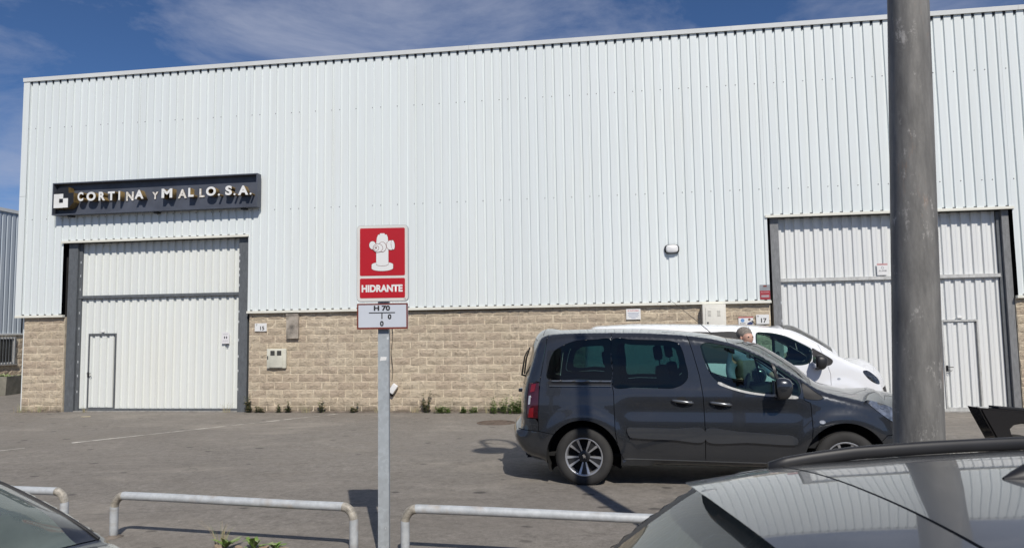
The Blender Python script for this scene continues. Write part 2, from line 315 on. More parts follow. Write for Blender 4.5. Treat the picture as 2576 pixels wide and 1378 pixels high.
M['dirt']=plain('verge_dirt',(.22,.185,.15),.95,var=.35,vs=5,bump=.8,bs=40); M['kerb']=plain('kerb_concrete',(.36,.345,.32),.9,var=.2,vs=6,bump=.3); M['rust']=plain('rusty_iron',(.15,.11,.085),.85,var=.35,vs=12,bump=.3); M['paintline']=plain('worn_road_paint',(.78,.74,.66),.9,var=.4,vs=3.5)
M['pot']=plain('planter_concrete',(.26,.25,.21),.9,var=.2,vs=4); M['opp']=plain('opposite_sheet',(.16,.165,.17),.7,var=.1,vs=.5)

# ------------------------------------------------------------------ ground
SL=.018
def zg(x,y): return SL*min(max(-y,0.0),11.35)
g=grid_sheet('yard_ground',np.r_[-140,-60,np.arange(-40,41,1.0),60,140],np.r_[np.arange(-11.35,0,.75),0,20,60,150],zg,M['asphalt']); tag(g,kind='structure')
rd=MB(); rx=[(-400,-.065),(-8,-.065),(8,-.009),(400,-.009)]; rd.add([(x,-600,z) for x,z in rx]+[(x,-11.5,z) for x,z in rx],[(0,1,5,4),(1,2,6,5),(2,3,7,6)]); tag(rd.build('road',M['asphalt'],fixn=False),kind='structure')
far=MB(); far.add([(-1500,-1500,-.35),(1500,-1500,-.35),(1500,1500,-.35),(-1500,1500,-.35)],[(0,1,2,3)]); tag(far.build('terrain',plain('far_ground',(.20,.19,.16),.95),fixn=False),kind='structure')
kb=MB()
kz=zg(0,-20)
for i in range(-30,31):
    kb.box(i*1.0+.004,i*1.0+.996,-11.5,-11.352,-.15,kz+.004)
tag(kb.build('kerb',M['kerb']),kind='structure')
# verge of dirt along the foot of the rails
xs=np.arange(-9,6.01,.15); vs=[];fs=[]
edge=[-10.93+.05*math.sin(x*2.1)+.06*math.sin(x*5.7+1)+RNG.normal(0,.015) for x in xs]
for x,e in zip(xs,edge): vs+= [(x,-11.345,zg(x,-11.345)+.006),(x,(-11.345+e)/2,zg(x,-11.2)+.03+RNG.normal(0,.008)),(x,e,zg(x,e)+.004)]
for i in range(len(xs)-1):
    for j in (0,1): a=i*3+j; fs.append((a,a+3,a+4,a+1))
me=bpy.data.meshes.new('verge'); me.from_pydata(vs,[],fs); tag(link('dirt_verge',me,M['dirt'],None,True),kind='structure')
# worn painted line, broken
ln=MB(); A=Vector((-6.45,-.28)); B=Vector((-11.2,-9.0)); dv=(B-A).normalized(); nv=Vector((-dv.y,dv.x)); s_=0; L_=(B-A).length
while s_<L_:
    seg=random.uniform(.15,.9); w0=random.uniform(.018,.04)
    if random.random()<.93:
        p0=A+dv*s_; p1=A+dv*min(L_,s_+seg); w1=random.uniform(.018,.04)
        ln.add([(*(p0-nv*w0),zg(0,p0.y)+.004),(*(p0+nv*w0),zg(0,p0.y)+.004),(*(p1+nv*w1),zg(0,p1.y)+.004),(*(p1-nv*w1),zg(0,p1.y)+.004)],[(0,1,2,3)])
    s_+=seg
tag(ln.build('line_marking',M['paintline'],fixn=False),kind='structure')
def soil(x0,x1):
    xs=np.arange(x0,x1+.01,.12); vs=[]; fs=[]
    for x in xs:
        e=.05+.05*abs(math.sin(x*1.7))+RNG.uniform(0,.09)
        vs+=[(x,.095,.030+RNG.uniform(-.008,.012)),(x,.095-e*.5,.016+RNG.uniform(-.004,.006)),(x,.095-e,.0035)]
    for i in range(len(xs)-1):
        for j in (0,1): a=i*3+j; fs.append((a,a+1,a+4,a+3))
    me=bpy.data.meshes.new('soil_strip'); me.from_pydata(vs,[],fs); tag(link('soil_strip',me,M['dirt'],None,True),kind='structure')
soil(-15.2,-13.9); soil(-8.95,3.45); soil(8.35,12)
# manhole cover
mh=empty('manhole_cover',(-2.42,-2.05,zg(0,-2.05)),0,'round rusty manhole cover in the asphalt by the wall','manhole cover')
q=MB().lathe([(0,.010),(.30,.010),(.31,.004)],'z',36); q.build('lid',M['rust'],mh)
q=MB().lathe([(.318,.003),(.322,.012),(.385,.012),(.39,.003)],'z',36); q.build('rim',M['rust'],mh)
# litter on the asphalt
def litter(name,x,y,rz,l,w,mat,label,cat='litter'):
    b=MB(); n=5
    top=[(-l/2+l*i/n, w/2*(1-.5*(2*i/n-1)**2)*random.uniform(.7,1.1)) for i in range(n+1)]; poly=top+[(a,-b_*random.uniform(.6,1)) for a,b_ in top[::-1]]
    vs=[(a,b_,.004) for a,b_ in poly]+[(a,b_,.012+.01*random.random()) for a,b_ in poly]; m=len(poly)
    b.add(vs,[tuple(range(m-1,-1,-1)),tuple(range(m,2*m))]+[(i,(i+1)%m,(i+1)%m+m,i+m) for i in range(m)])
    o=b.build(name,mat); o.location=(x,y,zg(x,y)); o.rotation_euler=(0,0,rz); return tag(o,label,cat)
litter('paper_scrap',-6.55,-9.28,.2,.22,.05,M['letter'],'white paper strip lying on asphalt beside the left parked car')
litter('orange_stick',-5.20,-9.12,.1,.14,.03,plain('orange_peel',(.55,.28,.12),.7),'small orange scrap on asphalt behind the long tube rail')
litter('cardboard_scrap',-12.3,-1.1,.1,.22,.08,plain('pale_card',(.55,.48,.33),.8),'pale cardboard scrap on asphalt near the left sliding door')

# ------------------------------------------------------------------ the warehouse
BL=empty('warehouse',(-3,0,0),0,'long white ribbed steel warehouse on a tan block plinth','building')
BL.location=(0,0,0)
P0=-15.09; PITCH=.209
def rib_sheet(name,x0,x1,z0,z1,yf,mat,parent,pitch=PITCH,phase=P0,gw=.046,gd=.034,slope=.010,ridge=0,rows=1,wob=.0):
    """trapezoid sheet: broad faces at yf, narrow grooves gd deeper, with a lip of real thickness"""
    pts=[(x0,yf)]; k=math.floor((x0-phase)/pitch)-1
    while True:
        c=phase+k*pitch
        if c-gw/2-slope>x1: break
        a=[(c-gw/2-slope,yf),(c-gw/2,yf+gd),(c+gw/2,yf+gd),(c+gw/2+slope,yf)]
        if ridge:   # fine stiffening steps on the broad face
            m=c+pitch/2; a+=[(m-.022,yf),(m-.017,yf+.004),(m+.017,yf+.004),(m+.022,yf)]
        for p in a:
            if x0+.002<p[0]<x1-.002: pts.append(p)
        k+=1
    # is an end inside a groove?
    def yat(x):
        t=(x-phase)/pitch; c=phase+round(t)*pitch; d=abs(x-c)
        return yf+gd if d<=gw/2 else (yf+gd*(1-(d-gw/2)/slope) if d<gw/2+slope else yf)
    pts[0]=(x0,yat(x0)); pts.append((x1,yat(x1)))
    zs=np.linspace(z0,z1,rows+1); n=len(pts); vs=[]; fs=[]
    for j,z in enumerate(zs):
        for x,y in pts:
            vs.append((x+(wob*math.sin(z*2.3+x*7) if 0<j<rows else 0), y, z))
    for j in range(rows):
        for i in range(n-1): a=j*n+i; fs.append((a,a+1,a+1+n,a+n))
    b=len(vs); th=.006
    vs+=[(x,y+th,z0) for x,y in pts]; fs+=[(i,b+i,b+i+1,i+1) for i in range(n-1)]
    me=bpy.data.meshes.new(name); me.from_pydata(vs,[],fs); return link(name,me,mat,parent)
ZB,ZL,ZT=2.455,4.345,8.66
YF=.022
brk=[-15.13]+[P0+1.045*k for k in range(1,6)]+[-8.905]
cuts=[(-15.13,-14.02,ZB)]
xb=[-14.02,-13.0,-11.955,-10.91,-9.865,-8.915]
for a,b in zip(xb[:-1],xb[1:]): cuts.append((a,b,ZL))
xm=[-8.915]+[P0+1.045*k for k in range(7,18)]+[3.40]
xm=[x for i,x in enumerate(xm) if i==0 or x-xm[0]>.4]
for a,b in zip(xm[:-1],xm[1:]): cuts.append((a,b,ZB))
xr=[3.40,3.72,4.765,5.81,6.855,7.90,8.41]
for a,b in zip(xr[:-1],xr[1:]): cuts.append((a,b,ZL))
xe=[8.41]+[P0+1.045*k for k in range(23,31)]
for a,b in zip(xe[:-1],xe[1:]): cuts.append((a,b,ZB))
for a,b,z in cuts:
    o=rib_sheet('cladding_panel',a,b-.0015,z,ZT,YF+random.uniform(-.0015,.0015),M['clad'],BL,rows=10,wob=.0022)
XR=xe[-1]
# small screws in the two purlin rows and along the foot (too small to pick apart)
sc=MB()
for n in range(0,int((XR-P0)/PITCH)):
    x=P0+n*PITCH
    for z in (7.348,4.936):
        if n%5 in (0,1,3): sc.lathe([(0,-.006),(.011,-.005),(.013,.002)],'y',6,(x-.045,YF,z))
    if random.random()<.0: pass
tag(sc.build('screws',plain('screw_grey',(.13,.13,.13),.6),BL),kind='stuff')
fe=MB()     # dark foam ends in the grooves at the foot of the sheets
for n in range(0,int((XR-P0)/PITCH)):
    x=P0+n*PITCH; z=ZL if (-14.0<x<-8.93 or 3.42<x<8.39) else ZB
    fe.box(x-.027,x+.027,YF+.004,YF+.05,z-.004,z+.022)
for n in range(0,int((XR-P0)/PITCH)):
    x=P0+n*PITCH; fe.add([(x-.031,YF+.003,8.619),(x+.031,YF+.003,8.619),(x+.024,YF+.006,8.565),(x-.004,YF+.012,8.530),(x-.024,YF+.006,8.565)],[(0,4,3,2,1)])  # groove tops: the cap's shade put in as flat dark notch shapes
tag(fe.build('foam_and_shade_notches',M['black'],BL),kind='stuff')
# parapet cap in lengths
xc=-15.31
while xc<XR:
    x2=min(xc+random.choice((6.0,6.1)),XR)
    b=MB(); prof=[(-.022,8.612),(-.030,8.712),(.30,8.728),(.30,8.66),(.024,8.62)]
    vs=[(xc,y,z) for y,z in prof]+[(x2-.004,y,z) for y,z in prof]
    b.add(vs,[(0,1,2,3,4),(9,8,7,6,5)]+[(i,i+5,(i+1)%5+5,(i+1)%5) for i in range(5)]); b.build('parapet_cap',M['cap'],BL); xc=x2
# corner trim
for z0,z1 in ((2.44,5.55),(5.556,8.61)):
    b=MB(); b.box(-15.305,-15.13,-.002,.015,z0,z1); b.box(-15.305,-15.288,.0155,.25,z0,z1); b.build('corner_trim',M['clad'],BL)
def flashing(x0,x1,z,cuts=()):
    xs=[x0]+[c for c in cuts if x0<c<x1]+[x1]
    for a,b_ in zip(xs[:-1],xs[1:]):
        b=MB(); prof=[(.075,z),(-.012,z),(-.012,z+.052),(.02,z+.058),(.075,z+.058)]
        vs=[(a,y,zz) for y,zz in prof]+[(b_-.003,y,zz) for y,zz in prof]
        b.add(vs,[(4,3,2,1,0),(5,6,7,8,9)]+[((i+1)%5,(i+1)%5+5,i+5,i) for i in range(5)]); b.build('base_flashing',M['trim'],BL)
flashing(-15.30,-13.93,2.395); flashing(-8.925,3.415,2.395,(-5.2,-.95,.95)); flashing(8.38,XR,2.395)
flashing(-14.04,-8.90,4.29,(-11.0,)); flashing(3.36,8.44,4.29,(6.2,))
# side walls and roof
b=MB(); b.box(-15.28,-15.10,.26,28,0,8.62); b.box(XR-.2,XR,.26,28,0,8.62); b.box(-15.1,XR-.2,27.8,28,0,8.6); b.build('side_wall',M['clad'],BL)
b=MB(); b.add([(-15.25,.28,8.45),(XR-.02,.28,8.45),(XR-.02,14,9.9),(-15.25,14,9.9),(-15.25,28,8.6),(XR-.02,28,8.6)],[(0,1,2,3),(3,2,5,4)]); b.build('roof',M['nclad'],BL)
b=MB(); b.box(-15.1,XR-.2,.30,.34,2.4,8.5); b.box(-15.1,-13.94,.30,.34,0,2.4); b.box(-8.9,3.4,.30,.34,0,2.4); b.box(8.38,XR-.2,.30,.34,0,2.4); b.build('inner_lining',M['darkin'],BL)

# split-face block plinth
def block_mesh(seed,l=.384):
    rg=random.Random(seed); h=.172; nx,nz=5,3; vs=[];fs=[]
    for j in range(nz):
        for i in range(nx):
            e=(i in(0,nx-1)) or (j in(0,nz-1))
            x=-l/2+l*i/(nx-1); z=-h/2+h*j/(nz-1)
            if not e: x+=rg.uniform(-.02,.02); z+=rg.uniform(-.015,.015); y=-rg.uniform(.010,.026)
            else: x*=rg.uniform(.98,1.0); z*=rg.uniform(.95,1.0); y=-rg.uniform(.0,.008)
            vs.append((x,y,z))
    for j in range(nz-1):
        for i in range(nx-1): a=j*nx+i; fs.append((a,a+1,a+nx+1,a+nx))
    ring=[i for i in range(nx)]+[nx-1+nx*j for j in range(1,nz)]+[nx*(nz-1)+i for i in range(nx-2,-1,-1)]+[nx*j for j in range(nz-2,0,-1)]
    b=len(vs); vs+=[(vs[i][0],.05,vs[i][2]) for i in ring]; n=len(ring)
    fs+=[(ring[(i+1)%n],ring[i],b+i,b+(i+1)%n) for i in range(n)]
    me=bpy.data.meshes.new('block'); me.from_pydata(vs,[],fs); me.materials.append(M['block']); return me
BM=[block_mesh(i) for i in range(10)]; BH=[block_mesh(40+i,.196) for i in range(3)]
RH=.188; YB=.092; rgb=random.Random(3)
def plinth(x0,x1,stuff_fn,x_ref):
    w=MB(); w.box(x0,x1,YB+.002,.29,0,2.40); wall=w.build('wall',M['mortar'],BL)
    st=MB()
    for r_ in range(13):
        z=.5*RH+r_*RH-.03
        xx=x_ref+(0.2 if r_%2 else 0)-.4*40
        while xx<x1:
            a=max(xx+.002,x0+.002); b_=min(xx+.398,x1-.002)
            if b_-a>.05:
                full=b_-a>.39
                cx=(a+b_)/2; dy=rgb.uniform(-.004,.004)
                src=rgb.choice(BM)
                if stuff_fn(cx,z):
                    sx=(b_-a)/.396
                    st.add([(v.co.x*sx+cx,v.co.y+YB+dy,v.co.z+z) for v in src.vertices],[tuple(p.vertices) for p in src.polygons])
                else:
                    o=bpy.data.objects.new('block',src); COL.objects.link(o); o.parent=wall; o.location=(cx,YB+dy,z); o.scale=((b_-a)/.396,1,1)
            xx+=.4
    if st.v: tag(st.build('blocks_behind_vans',M['block'],wall),kind='stuff')
plinth(-15.10,-13.94,lambda x,z:False,-15.10)
plinth(-8.90,3.40,lambda x,z:x>-2.15 and z<1.72,-8.82)
plinth(8.385,XR-.21,lambda x,z:x>8.8,8.385)

# sliding doors
def sliding_door(x0,x1,mirror,mats,name='sliding_door'):
    """x0..x1: leaf; built under one part"""
    dm,st,stl,colm=mats; YL=.235
    b=MB(); b.box(x0-.05,x1+.05,YL+.065,YL+.075,0.02,4.33); D=b.build(name,M['darkin'],BL)
    ph=x0+.10; pit=.2035
    def sheets(z0,z1,xa,xb,nm='door_panel'):
        n=max(1,round((xb-xa)/1.0)); e=np.linspace(xa,xb,n+1)
        for i in range(n): rib_sheet(nm,e[i],e[i+1]-.001,z0,z1,YL,dm,D,pitch=pit,phase=ph,gw=.060,gd=.042,slope=.014,ridge=1,rows=4,wob=.0012)
    sheets(2.935,4.32,x0,x1)
    wx0,wx1=(x0+.385,x0+1.155) if not mirror else (x1-1.20,x1-.47)
    sheets(1.965,2.855,x0,x1)
    sheets(.075,1.965,x0,wx0); sheets(.075,1.965,wx1,x1)
    b=MB(); b.box(x0-.02,x1+.02,YL-.055,YL+.055,2.855,2.935); b.box(x0-.03,x1+.03,YL-.062,YL-.0555,2.862,2.872); b.build('middle_rail',st,D)
    b=MB(); b.box(x0-.01,x1+.01,YL-.02,YL+.05,.02,.075); b.build('bottom_rail',stl,D)
    # wicket door
    b=MB(); b.box(wx0,wx1,YL+.056,YL+.062,.08,1.965); W=b.build('wicket_door',M['darkin'],D)
    ws=rib_sheet('wicket_panel',wx0+.032,wx1-.032,.10,1.925,YL+.002,dm,D,pitch=pit,phase=ph,gw=.060,gd=.042,slope=.014,ridge=1,rows=3)
    b=MB(); f=.032
    b.box(wx0,wx0+f,YL-.022,YL+.03,.078,1.965); b.box(wx1-f,wx1,YL-.022,YL+.03,.078,1.965); b.box(wx0+f,wx1-f,YL-.026,YL+.03,1.925,1.963); b.box(wx0+f,wx1-f,YL-.018,YL+.03,.078,.10); b.build('wicket_frame',stl,D)
    hx=wx0+.03 if not mirror else wx0+.06
    b=MB(); b.box(hx-.03,hx+.015,YL-.03,YL-.0225,.86,.99); b.tube([(hx-.01,YL-.026,.955),(hx-.005,YL-.075,.955),(hx+.10,YL-.075,.955)],.009,8); b.tube([(hx+.02,YL-.03,.90),(hx+.06,YL-.055,.87),(hx+.085,YL-.04,.90)],.006,6); b.build('wicket_handle',M['black'],D)
    bevbox('wicket_lamp',(wx0+wx1)/2-.05,(wx0+wx1)/2+.05,YL-.035,YL,1.985,2.035,.012,M['letter'],D)
    return D
DL=sliding_door(-13.74,-9.245,False,(M['door'],M['steel'],M['steel'],M['steel']))
DR=sliding_door(3.68,8.155,True,(M['doorR'],M['steel_l'],M['steel_l'],M['concrete_jamb']))
def holes_in(b,x,y,zs):
    for z in zs: b.box(x-.012,x+.012,y-.002,y+.002,z-.03,z+.03)
# jambs and columns
b=MB(); b.box(-13.905,-13.655,.115,.36,0,4.29); bb=b.build('door_column',M['steel'],BL)
b=MB(); b.box(-13.654,-13.575,.185,.225,0,4.27); b.build('door_guide',M['steel'],BL)
b=MB(); holes_in(b,-13.61,.184,[.5,.9,1.25,1.7,2.1,2.5,3.1,3.45,3.8]); b.build('guide_slots',M['rail'],BL)
b=MB(); b.box(-9.205,-8.965,.115,.36,0,4.29); b.build('door_jamb',M['steel'],BL)
b=MB(); holes_in(b,-9.19,.1135,[.55,1.0,1.35,1.75,2.2,2.45,3.1,3.35,3.5,3.7,3.85]); b.build('guide_slots',M['rail'],BL)
b=MB(); b.box(3.475,3.655,.115,.36,0,4.29); b.build('door_jamb',M['concrete_jamb'],BL)
b=MB(); holes_in(b,3.645,.1135,[.4,.8,1.2,1.6,2.0,2.4]); b.build('guide_slots',M['rail'],BL)
b=MB(); b.box(8.235,8.372,.115,.36,0,4.29); b.build('door_column',M['concrete_jamb'],BL)
b=MB(); b.box(8.16,8.234,.185,.225,0,4.27); b.build('door_guide',M['steel'],BL)
for q in ((-14.0,-8.93),(3.42,8.40)):
    b=MB(); b.box(*q,.10,.30,4.285,4.34); b.build('door_lintel',M['darkin'],BL)
for q in ((-13.8,-9.2),(3.62,8.2)):
    b=MB(); b.box(*q,.12,.36,-.03,.018); b.build('door_threshold',M['kerb'],BL)

# ------------------------------------------------------------------ name board over the left door
SG=empty('company_sign',(-11.35,-.1,5.0),0,'long dark slate company board with raised white letters over left door','sign'); SG.location=(0,0,0)
x0,x1,z0,z1=-14.17,-8.58,4.985,5.815; yb,yf=-.055,-.205
b=MB(); b.box(x0,x1,yb,-.02,z0,z1); b.build('back_panel',M['signgrey'],SG)
fw_=.028
for n_,bx in (('frame',(x0,x1,yf,yb-.0005,z1-fw_,z1)),('frame',(x0,x1,yf,yb-.0005,z0,z0+fw_)),('frame',(x0,x0+fw_,yf+.001,yb-.0005,z0+fw_,z1-fw_)),('frame',(x1-fw_,x1,yf+.001,yb-.0005,z0+fw_,z1-fw_))):
    b=MB(); b.box(*bx); b.build(n_,M['signgrey'],SG)
for x in (-13.75,-11.35,-9.0):
    b=MB(); b.box(x-.06,x+.06,-.10,.03,z0-.035,z0-.001); b.build('bracket',M['black'],SG)
rows=[('C',-13.43,-13.27,5.317,5.545,1),('O',-13.18,-12.925,5.311,5.54,1),('R',-12.84,-12.66,5.305,5.528,1),('T',-12.585,-12.395,5.30,5.525,1),('I',-12.29,-12.245,5.297,5.525,1),('N',-12.19,-11.985,5.30,5.53,0),('A',-11.845,-11.60,5.305,5.53,1),
 ('Y',-11.475,-11.305,5.312,5.495,0),('M',-11.11,-10.82,5.30,5.53,1),('A',-10.765,-10.53,5.30,5.53,0),('L',-10.39,-10.245,5.297,5.52,1),('L',-10.185,-10.05,5.305,5.522,0),('O',-9.915,-9.655,5.30,5.528,1),('.',-9.60,-9.545,5.292,5.344,1),
 ('S',-9.405,-9.23,5.295,5.53,1),('.',-9.185,-9.135,5.285,5.337,1),('A',-9.07,-8.80,5.284,5.517,1),('.',-8.765,-8.715,5.282,5.332,1)]
for ch,a,c,d,e,full in rows:
    if full: text_box('letter',ch,a,c,d,e,yb-.175,None,SG,off=.042 if ch!='.' else 0,depth=.172,mats=[M['letter'],M['brass']])
    else: text_box('letter',ch,a,c,d,e,yb-.022,None,SG,off=.036,depth=.019,mats=[M['oldletter'],M['brass']])
# emblem: black faceted body, white stepped mark with a square hole
lx,lz=-14.085,5.14; 
def lp(u,v): return (lx+u*.001*2.42, lz+v*.001*2.2)
body=[(0,4),(178,4),(235,70),(232,180),(172,180),(170,247),(58,240),(0,175)]
b=MB(); b.prism([lp(*p) for p in body],yb-.20,yb-.003,0,1); lo=b.build('emblem',[M['black'],M['brass']],SG)
mark=[(4,8),(170,14),(170,118),(116,118),(116,172),(4,168)]
b=MB(); Y0=yb-.206
b.box(*[lp(4,0)[0],lp(66,0)[0]],Y0,Y0+.0055,lp(0,8)[1],lp(0,170)[1]); b.box(lp(66,0)[0],lp(113,0)[0],Y0,Y0+.0055,lp(0,8)[1],lp(0,66)[1]); b.box(lp(66,0)[0],lp(113,0)[0],Y0,Y0+.0055,lp(0,114)[1],lp(0,171)[1]); b.box(lp(113,0)[0],lp(170,0)[0],Y0,Y0+.0055,lp(0,10)[1],lp(0,118)[1])
b.build('emblem_mark',M['letter'],lo)

# ------------------------------------------------------------------ things fixed to the facade
def plate(name,x0,x1,z0,z1,y,th,mat,label,cat):
    e=empty(name,((x0+x1)/2,y,z0),0,label,cat)
    b=MB(); b.box(x0-(x0+x1)/2,x1-(x0+x1)/2,-th,0,0,z1-z0); b.build('plate',mat,e); return e,(x1-x0),(z1-z0),-th
YW=.062
for (x0,x1,z0,z1,t_,lab) in ((-8.735,-8.425,1.955,2.15,'15','white house number plate reading 15 on block wall'),(3.085,3.36,1.935,2.145,'17','white house number plate reading 17 beside the right door')):
    e,w,h,y=plate('house_number',x0,x1,z0,z1,YW,.008,M['white'],lab,'number plate')
    text_box('numeral',t_,-.05*w if t_=='15' else -.03*w-.03,w*.30,h*.14,h*.62,y-.001,M['ink'],e,off=.03)
    b=MB(); b.box(-.42*w,-.28*w,y-.0015,y,h*.84,h*.89); b.box(-.39*w,-.33*w,y-.0015,y,h*.70,h*.76); b.build('small_print',M['ink'],e)
# concrete vent cowl
e=empty('vent_plate',(-7.745,YW,1.77),0,'tall weathered grey vent plate on block wall above the meter box','vent')
b=MB(); b.box(-.15,.15,-.06,.03,.0,.58); b.build('cover',M['ventc'],e); b=MB(); b.box(-.155,.155,-.075,-.0605,.56,.59); b.box(-.12,.12,-.064,-.0605,.04,.53); b.build('rim',M['ventc'],e)
# meter box
e=empty('meter_box',(-8.15,YW,1.055),0,'cream meter box with two small dark windows on block wall','meter box')
bevbox('case',-.245,.245,-.05,.03,0,.47,.012,M['meter'],e); bevbox('lid',-.17,.17,-.068,-.048,.02,.455,.01,M['meter'],e)
for sx in (-.085,.085):
    b=MB(); b.box(sx-.055,sx+.055,-.072,-.0685,.31,.425); b.build('window',M['pane_dark'],e)
b=MB(); b.box(-.225,-.205,-.062,-.05,.22,.30); b.build('latch',M['black'],e)
# electric cabinet
e=empty('electric_cabinet',(2.16,YW,1.0),0,'tall cream electric cabinet with louvres under the white cladding','cabinet')
bevbox('case',-.245,.255,-.20,.03,0,1.385,.012,M['beige'],e)
dr=bevbox('cabinet_door',-.185,.20,-.212,-.198,.06,1.315,.004,M['beige'],e)
for sx in (-.10,.10):
    for k in range(5):
        b=MB(); b.box(sx-.035,sx+.035,-.222,-.2125,1.13+k*.028,1.14+k*.028); b.build('louvre',M['beige'],dr)
bevbox('handle',-.155,-.125,-.235,-.212,.83,1.0,.006,M['black'],dr)
b=MB(); b.box(-.07,.13,-.2145,-.2125,.76,.865); b.build('label',plain('teal_label',(.22,.42,.42),.5,var=.5,vs=60),dr)
# information plate, poster, alarm plates, notice
e,w,h,y=plate('information_plate',.25,.572,2.085,2.325,YW,.006,M['white'],'small white information plate with red heading on block wall','sign')
text_box('heading','SE INFORMA',-.40*w,.40*w,h*.76,h*.90,y-.001,plain('faded_red',(.65,.20,.22),.6),e,off=.01)
for i,(k,l) in enumerate(((.62,.8),(.50,.7),(.38,.75),(.26,.6),(.12,.3))):
    b=MB(); b.box(-l*w/2,l*w/2,y-.0012,y,h*k-.006,h*k+.006); b.build('text_line',plain('faded_blue',(.35,.40,.52),.6),e)
e,w,h,y=plate('poster',2.705,3.02,1.868,2.10,YW,.005,M['white'],'small colourful poster left of the number 17 plate','poster')
b=MB(); b.box(-w/2,w/2,y-.0012,y,h*.90,h); b.build('red_band',plain('poster_red',(.55,.12,.12),.6),e); b=MB(); b.box(-w/2,w/2,y-.0012,y,0,h*.15); b.build('blue_band',plain('poster_blue',(.08,.10,.32),.6),e)
b=MB(); b.lathe([(0,-.0012),(.042,-.0012)],'y',14,(-.07,y,h*.66)); b.build('blue_patch',plain('poster_skyblue',(.16,.32,.60),.6),e)
b=MB(); b.prism([(.02,h*.2),(.14,h*.2),(.14,h*.42),(.10,h*.55),(.03,h*.40)],y-.0012,y); b.build('dark_patch',plain('poster_navy',(.04,.06,.16),.6),e)
b=MB(); b.lathe([(0,-.0014),(.028,-.0014)],'y',10,(.075,y,h*.74)); b.build('round_patch',plain('poster_brown',(.22,.12,.08),.6),e)
text_box('print','EXON',-.13,-.01,h*.32,h*.44,y-.0014,M['ink'],e,off=.02)
e,w,h,y=plate('alarm_plate',3.18,3.395,2.475,2.80,.018,.006,plain('plate_grey',(.32,.34,.36),.4),'grey and red alarm notice plate beside the right door jamb','sign')
b=MB(); b.box(-w/2,w/2,y-.0012,y,0,h*.60); b.build('red_field',plain('dull_red',(.36,.035,.05),.5),e); text_box('heading','ALARMA',-.42*w,.42*w,h*.44,h*.54,y-.0022,plain('pale_red',(.62,.30,.32),.6),e,off=.01)
b=MB(); b.box(-.38*w,.40*w,y-.0022,y-.0014,h*.14,h*.30); b.build('phone_number',plain('plate_print',(.42,.33,.35),.6),e); b=MB(); b.box(-.15*w,.2*w,y-.0012,y,h*.85,h*.95); b.build('emblem',M['brown'],e)
e,w,h,y=plate('alarm_sticker',5.70,5.92,2.96,3.215,.19,.004,M['white'],'white sticker with pink top band on the right sliding door','sticker')
b=MB(); b.box(-w/2,w/2,y-.001,y,h*.84,h); b.build('band',plain('pale_pink',(.62,.36,.36),.6),e); b=MB(); b.lathe([(.02,-.001),(.03,-.001)],'y',12,(0,y,h*.62)); b.build('crest',plain('print_grey',(.35,.35,.37),.6),e); text_box('print','ALARM',-.36*w,.36*w,h*.30,h*.44,y-.001,plain('print_dark',(.22,.22,.24),.6),e,off=.01)
e,w,h,y=plate('door_notice',-9.675,-9.475,1.665,1.945,.185,.003,plain('notice_paper',(.78,.77,.78),.6,var=.04),'white paper notice with two black marks on left sliding door','notice')
for sx in (-.025,.03):
    b=MB(); b.prism([(sx-.012,h*.44),(sx+.012,h*.44),(sx+.016,h*.60),(sx,h*.66),(sx-.014,h*.60)],y-.001,y); b.build('black_mark',M['ink'],e)
for k in (.30,.24,.18,.80,.86):
    b=MB(); b.box(-.07,.07,y-.0008,y,h*k-.003,h*k+.003); b.build('text_line',plain('grey_print',(.55,.55,.57),.6),e)
b=MB(); b.box(.02,.09,y-.004,y+.003,-.03,-.01); b.build('tape',M['ink'],e)
# bulkhead lamp on the cladding
e=empty('bulkhead_lamp',(1.305,.02,3.55),0,'oval white bulkhead lamp with black body on the white cladding','wall lamp')
def oval(rx,rz,y0,y1,mat,name,x=0,z=.1,rnd=.02):
    b=MB(); n=28; rings=[(1,y1),(1,y0+rnd),(.93,y0+rnd*.3),(.8,y0),(0.001,y0-.004)]; vs=[];fs=[]
    def se(t,k): c,s=math.cos(t),math.sin(t); ex=.62; return (math.copysign(abs(c)**ex,c)*rx*k,math.copysign(abs(s)**ex,s)*rz*k)
    for k,y in rings: vs+=[(x+se(2*math.pi*i/n,k)[0],y,z+se(2*math.pi*i/n,k)[1]) for i in range(n)]
    for j in range(len(rings)-1): fs+=[(j*n+i,j*n+(i+1)%n,(j+1)*n+(i+1)%n,(j+1)*n+i) for i in range(n)]
    b.add(vs,fs); o=b.build(name,mat,e); set_smooth_angle(o,50)
oval(.165,.105,-.055,.0,M['black'],'housing'); oval(.135,.088,-.115,-.056,M['white'],'diffuser',x=.0,z=.103,rnd=.035)
# loose junction box hanging from a cable
e=empty('hanging_junction_box',(-5.22,YW-.01,.55),0,'broken white junction box hanging on a thin cable beside the sign post','junction box')
b=MB(); pts=[(-.03+.02*math.sin(i*.9),-.02,.22+i*.12) for i in range(14)]; b.tube(pts,.006,6); b.build('cable',M['black'],e)
o=bevbox('box',-.06,.07,-.10,-.02,-.10,.13,.012,M['white'],e); o.rotation_euler=(0,.6,0); o=bevbox('loose_lid',-.055,.06,-.04,-.02,-.18,-.08,.008,M['black'],e); o.rotation_euler=(.3,.5,0)
# thin sagging cable at the top of the plinth
b=MB(); b.tube([(-4.9+.25*i,.04,2.37+.012*math.sin(i*1.3)) for i in range(13)],.007,6); tag(b.build('wall_cable',M['black']),'thin black cable sagging along the top of the block wall','cable')
b=MB(); b.tube([(2.99,.045,2.02),(3.06,.03,1.93),(3.14,.03,1.84)],.009,6); tag(b.build('cable_stub',M['black']),'short black cable slanting between poster and number 17 plate','cable')

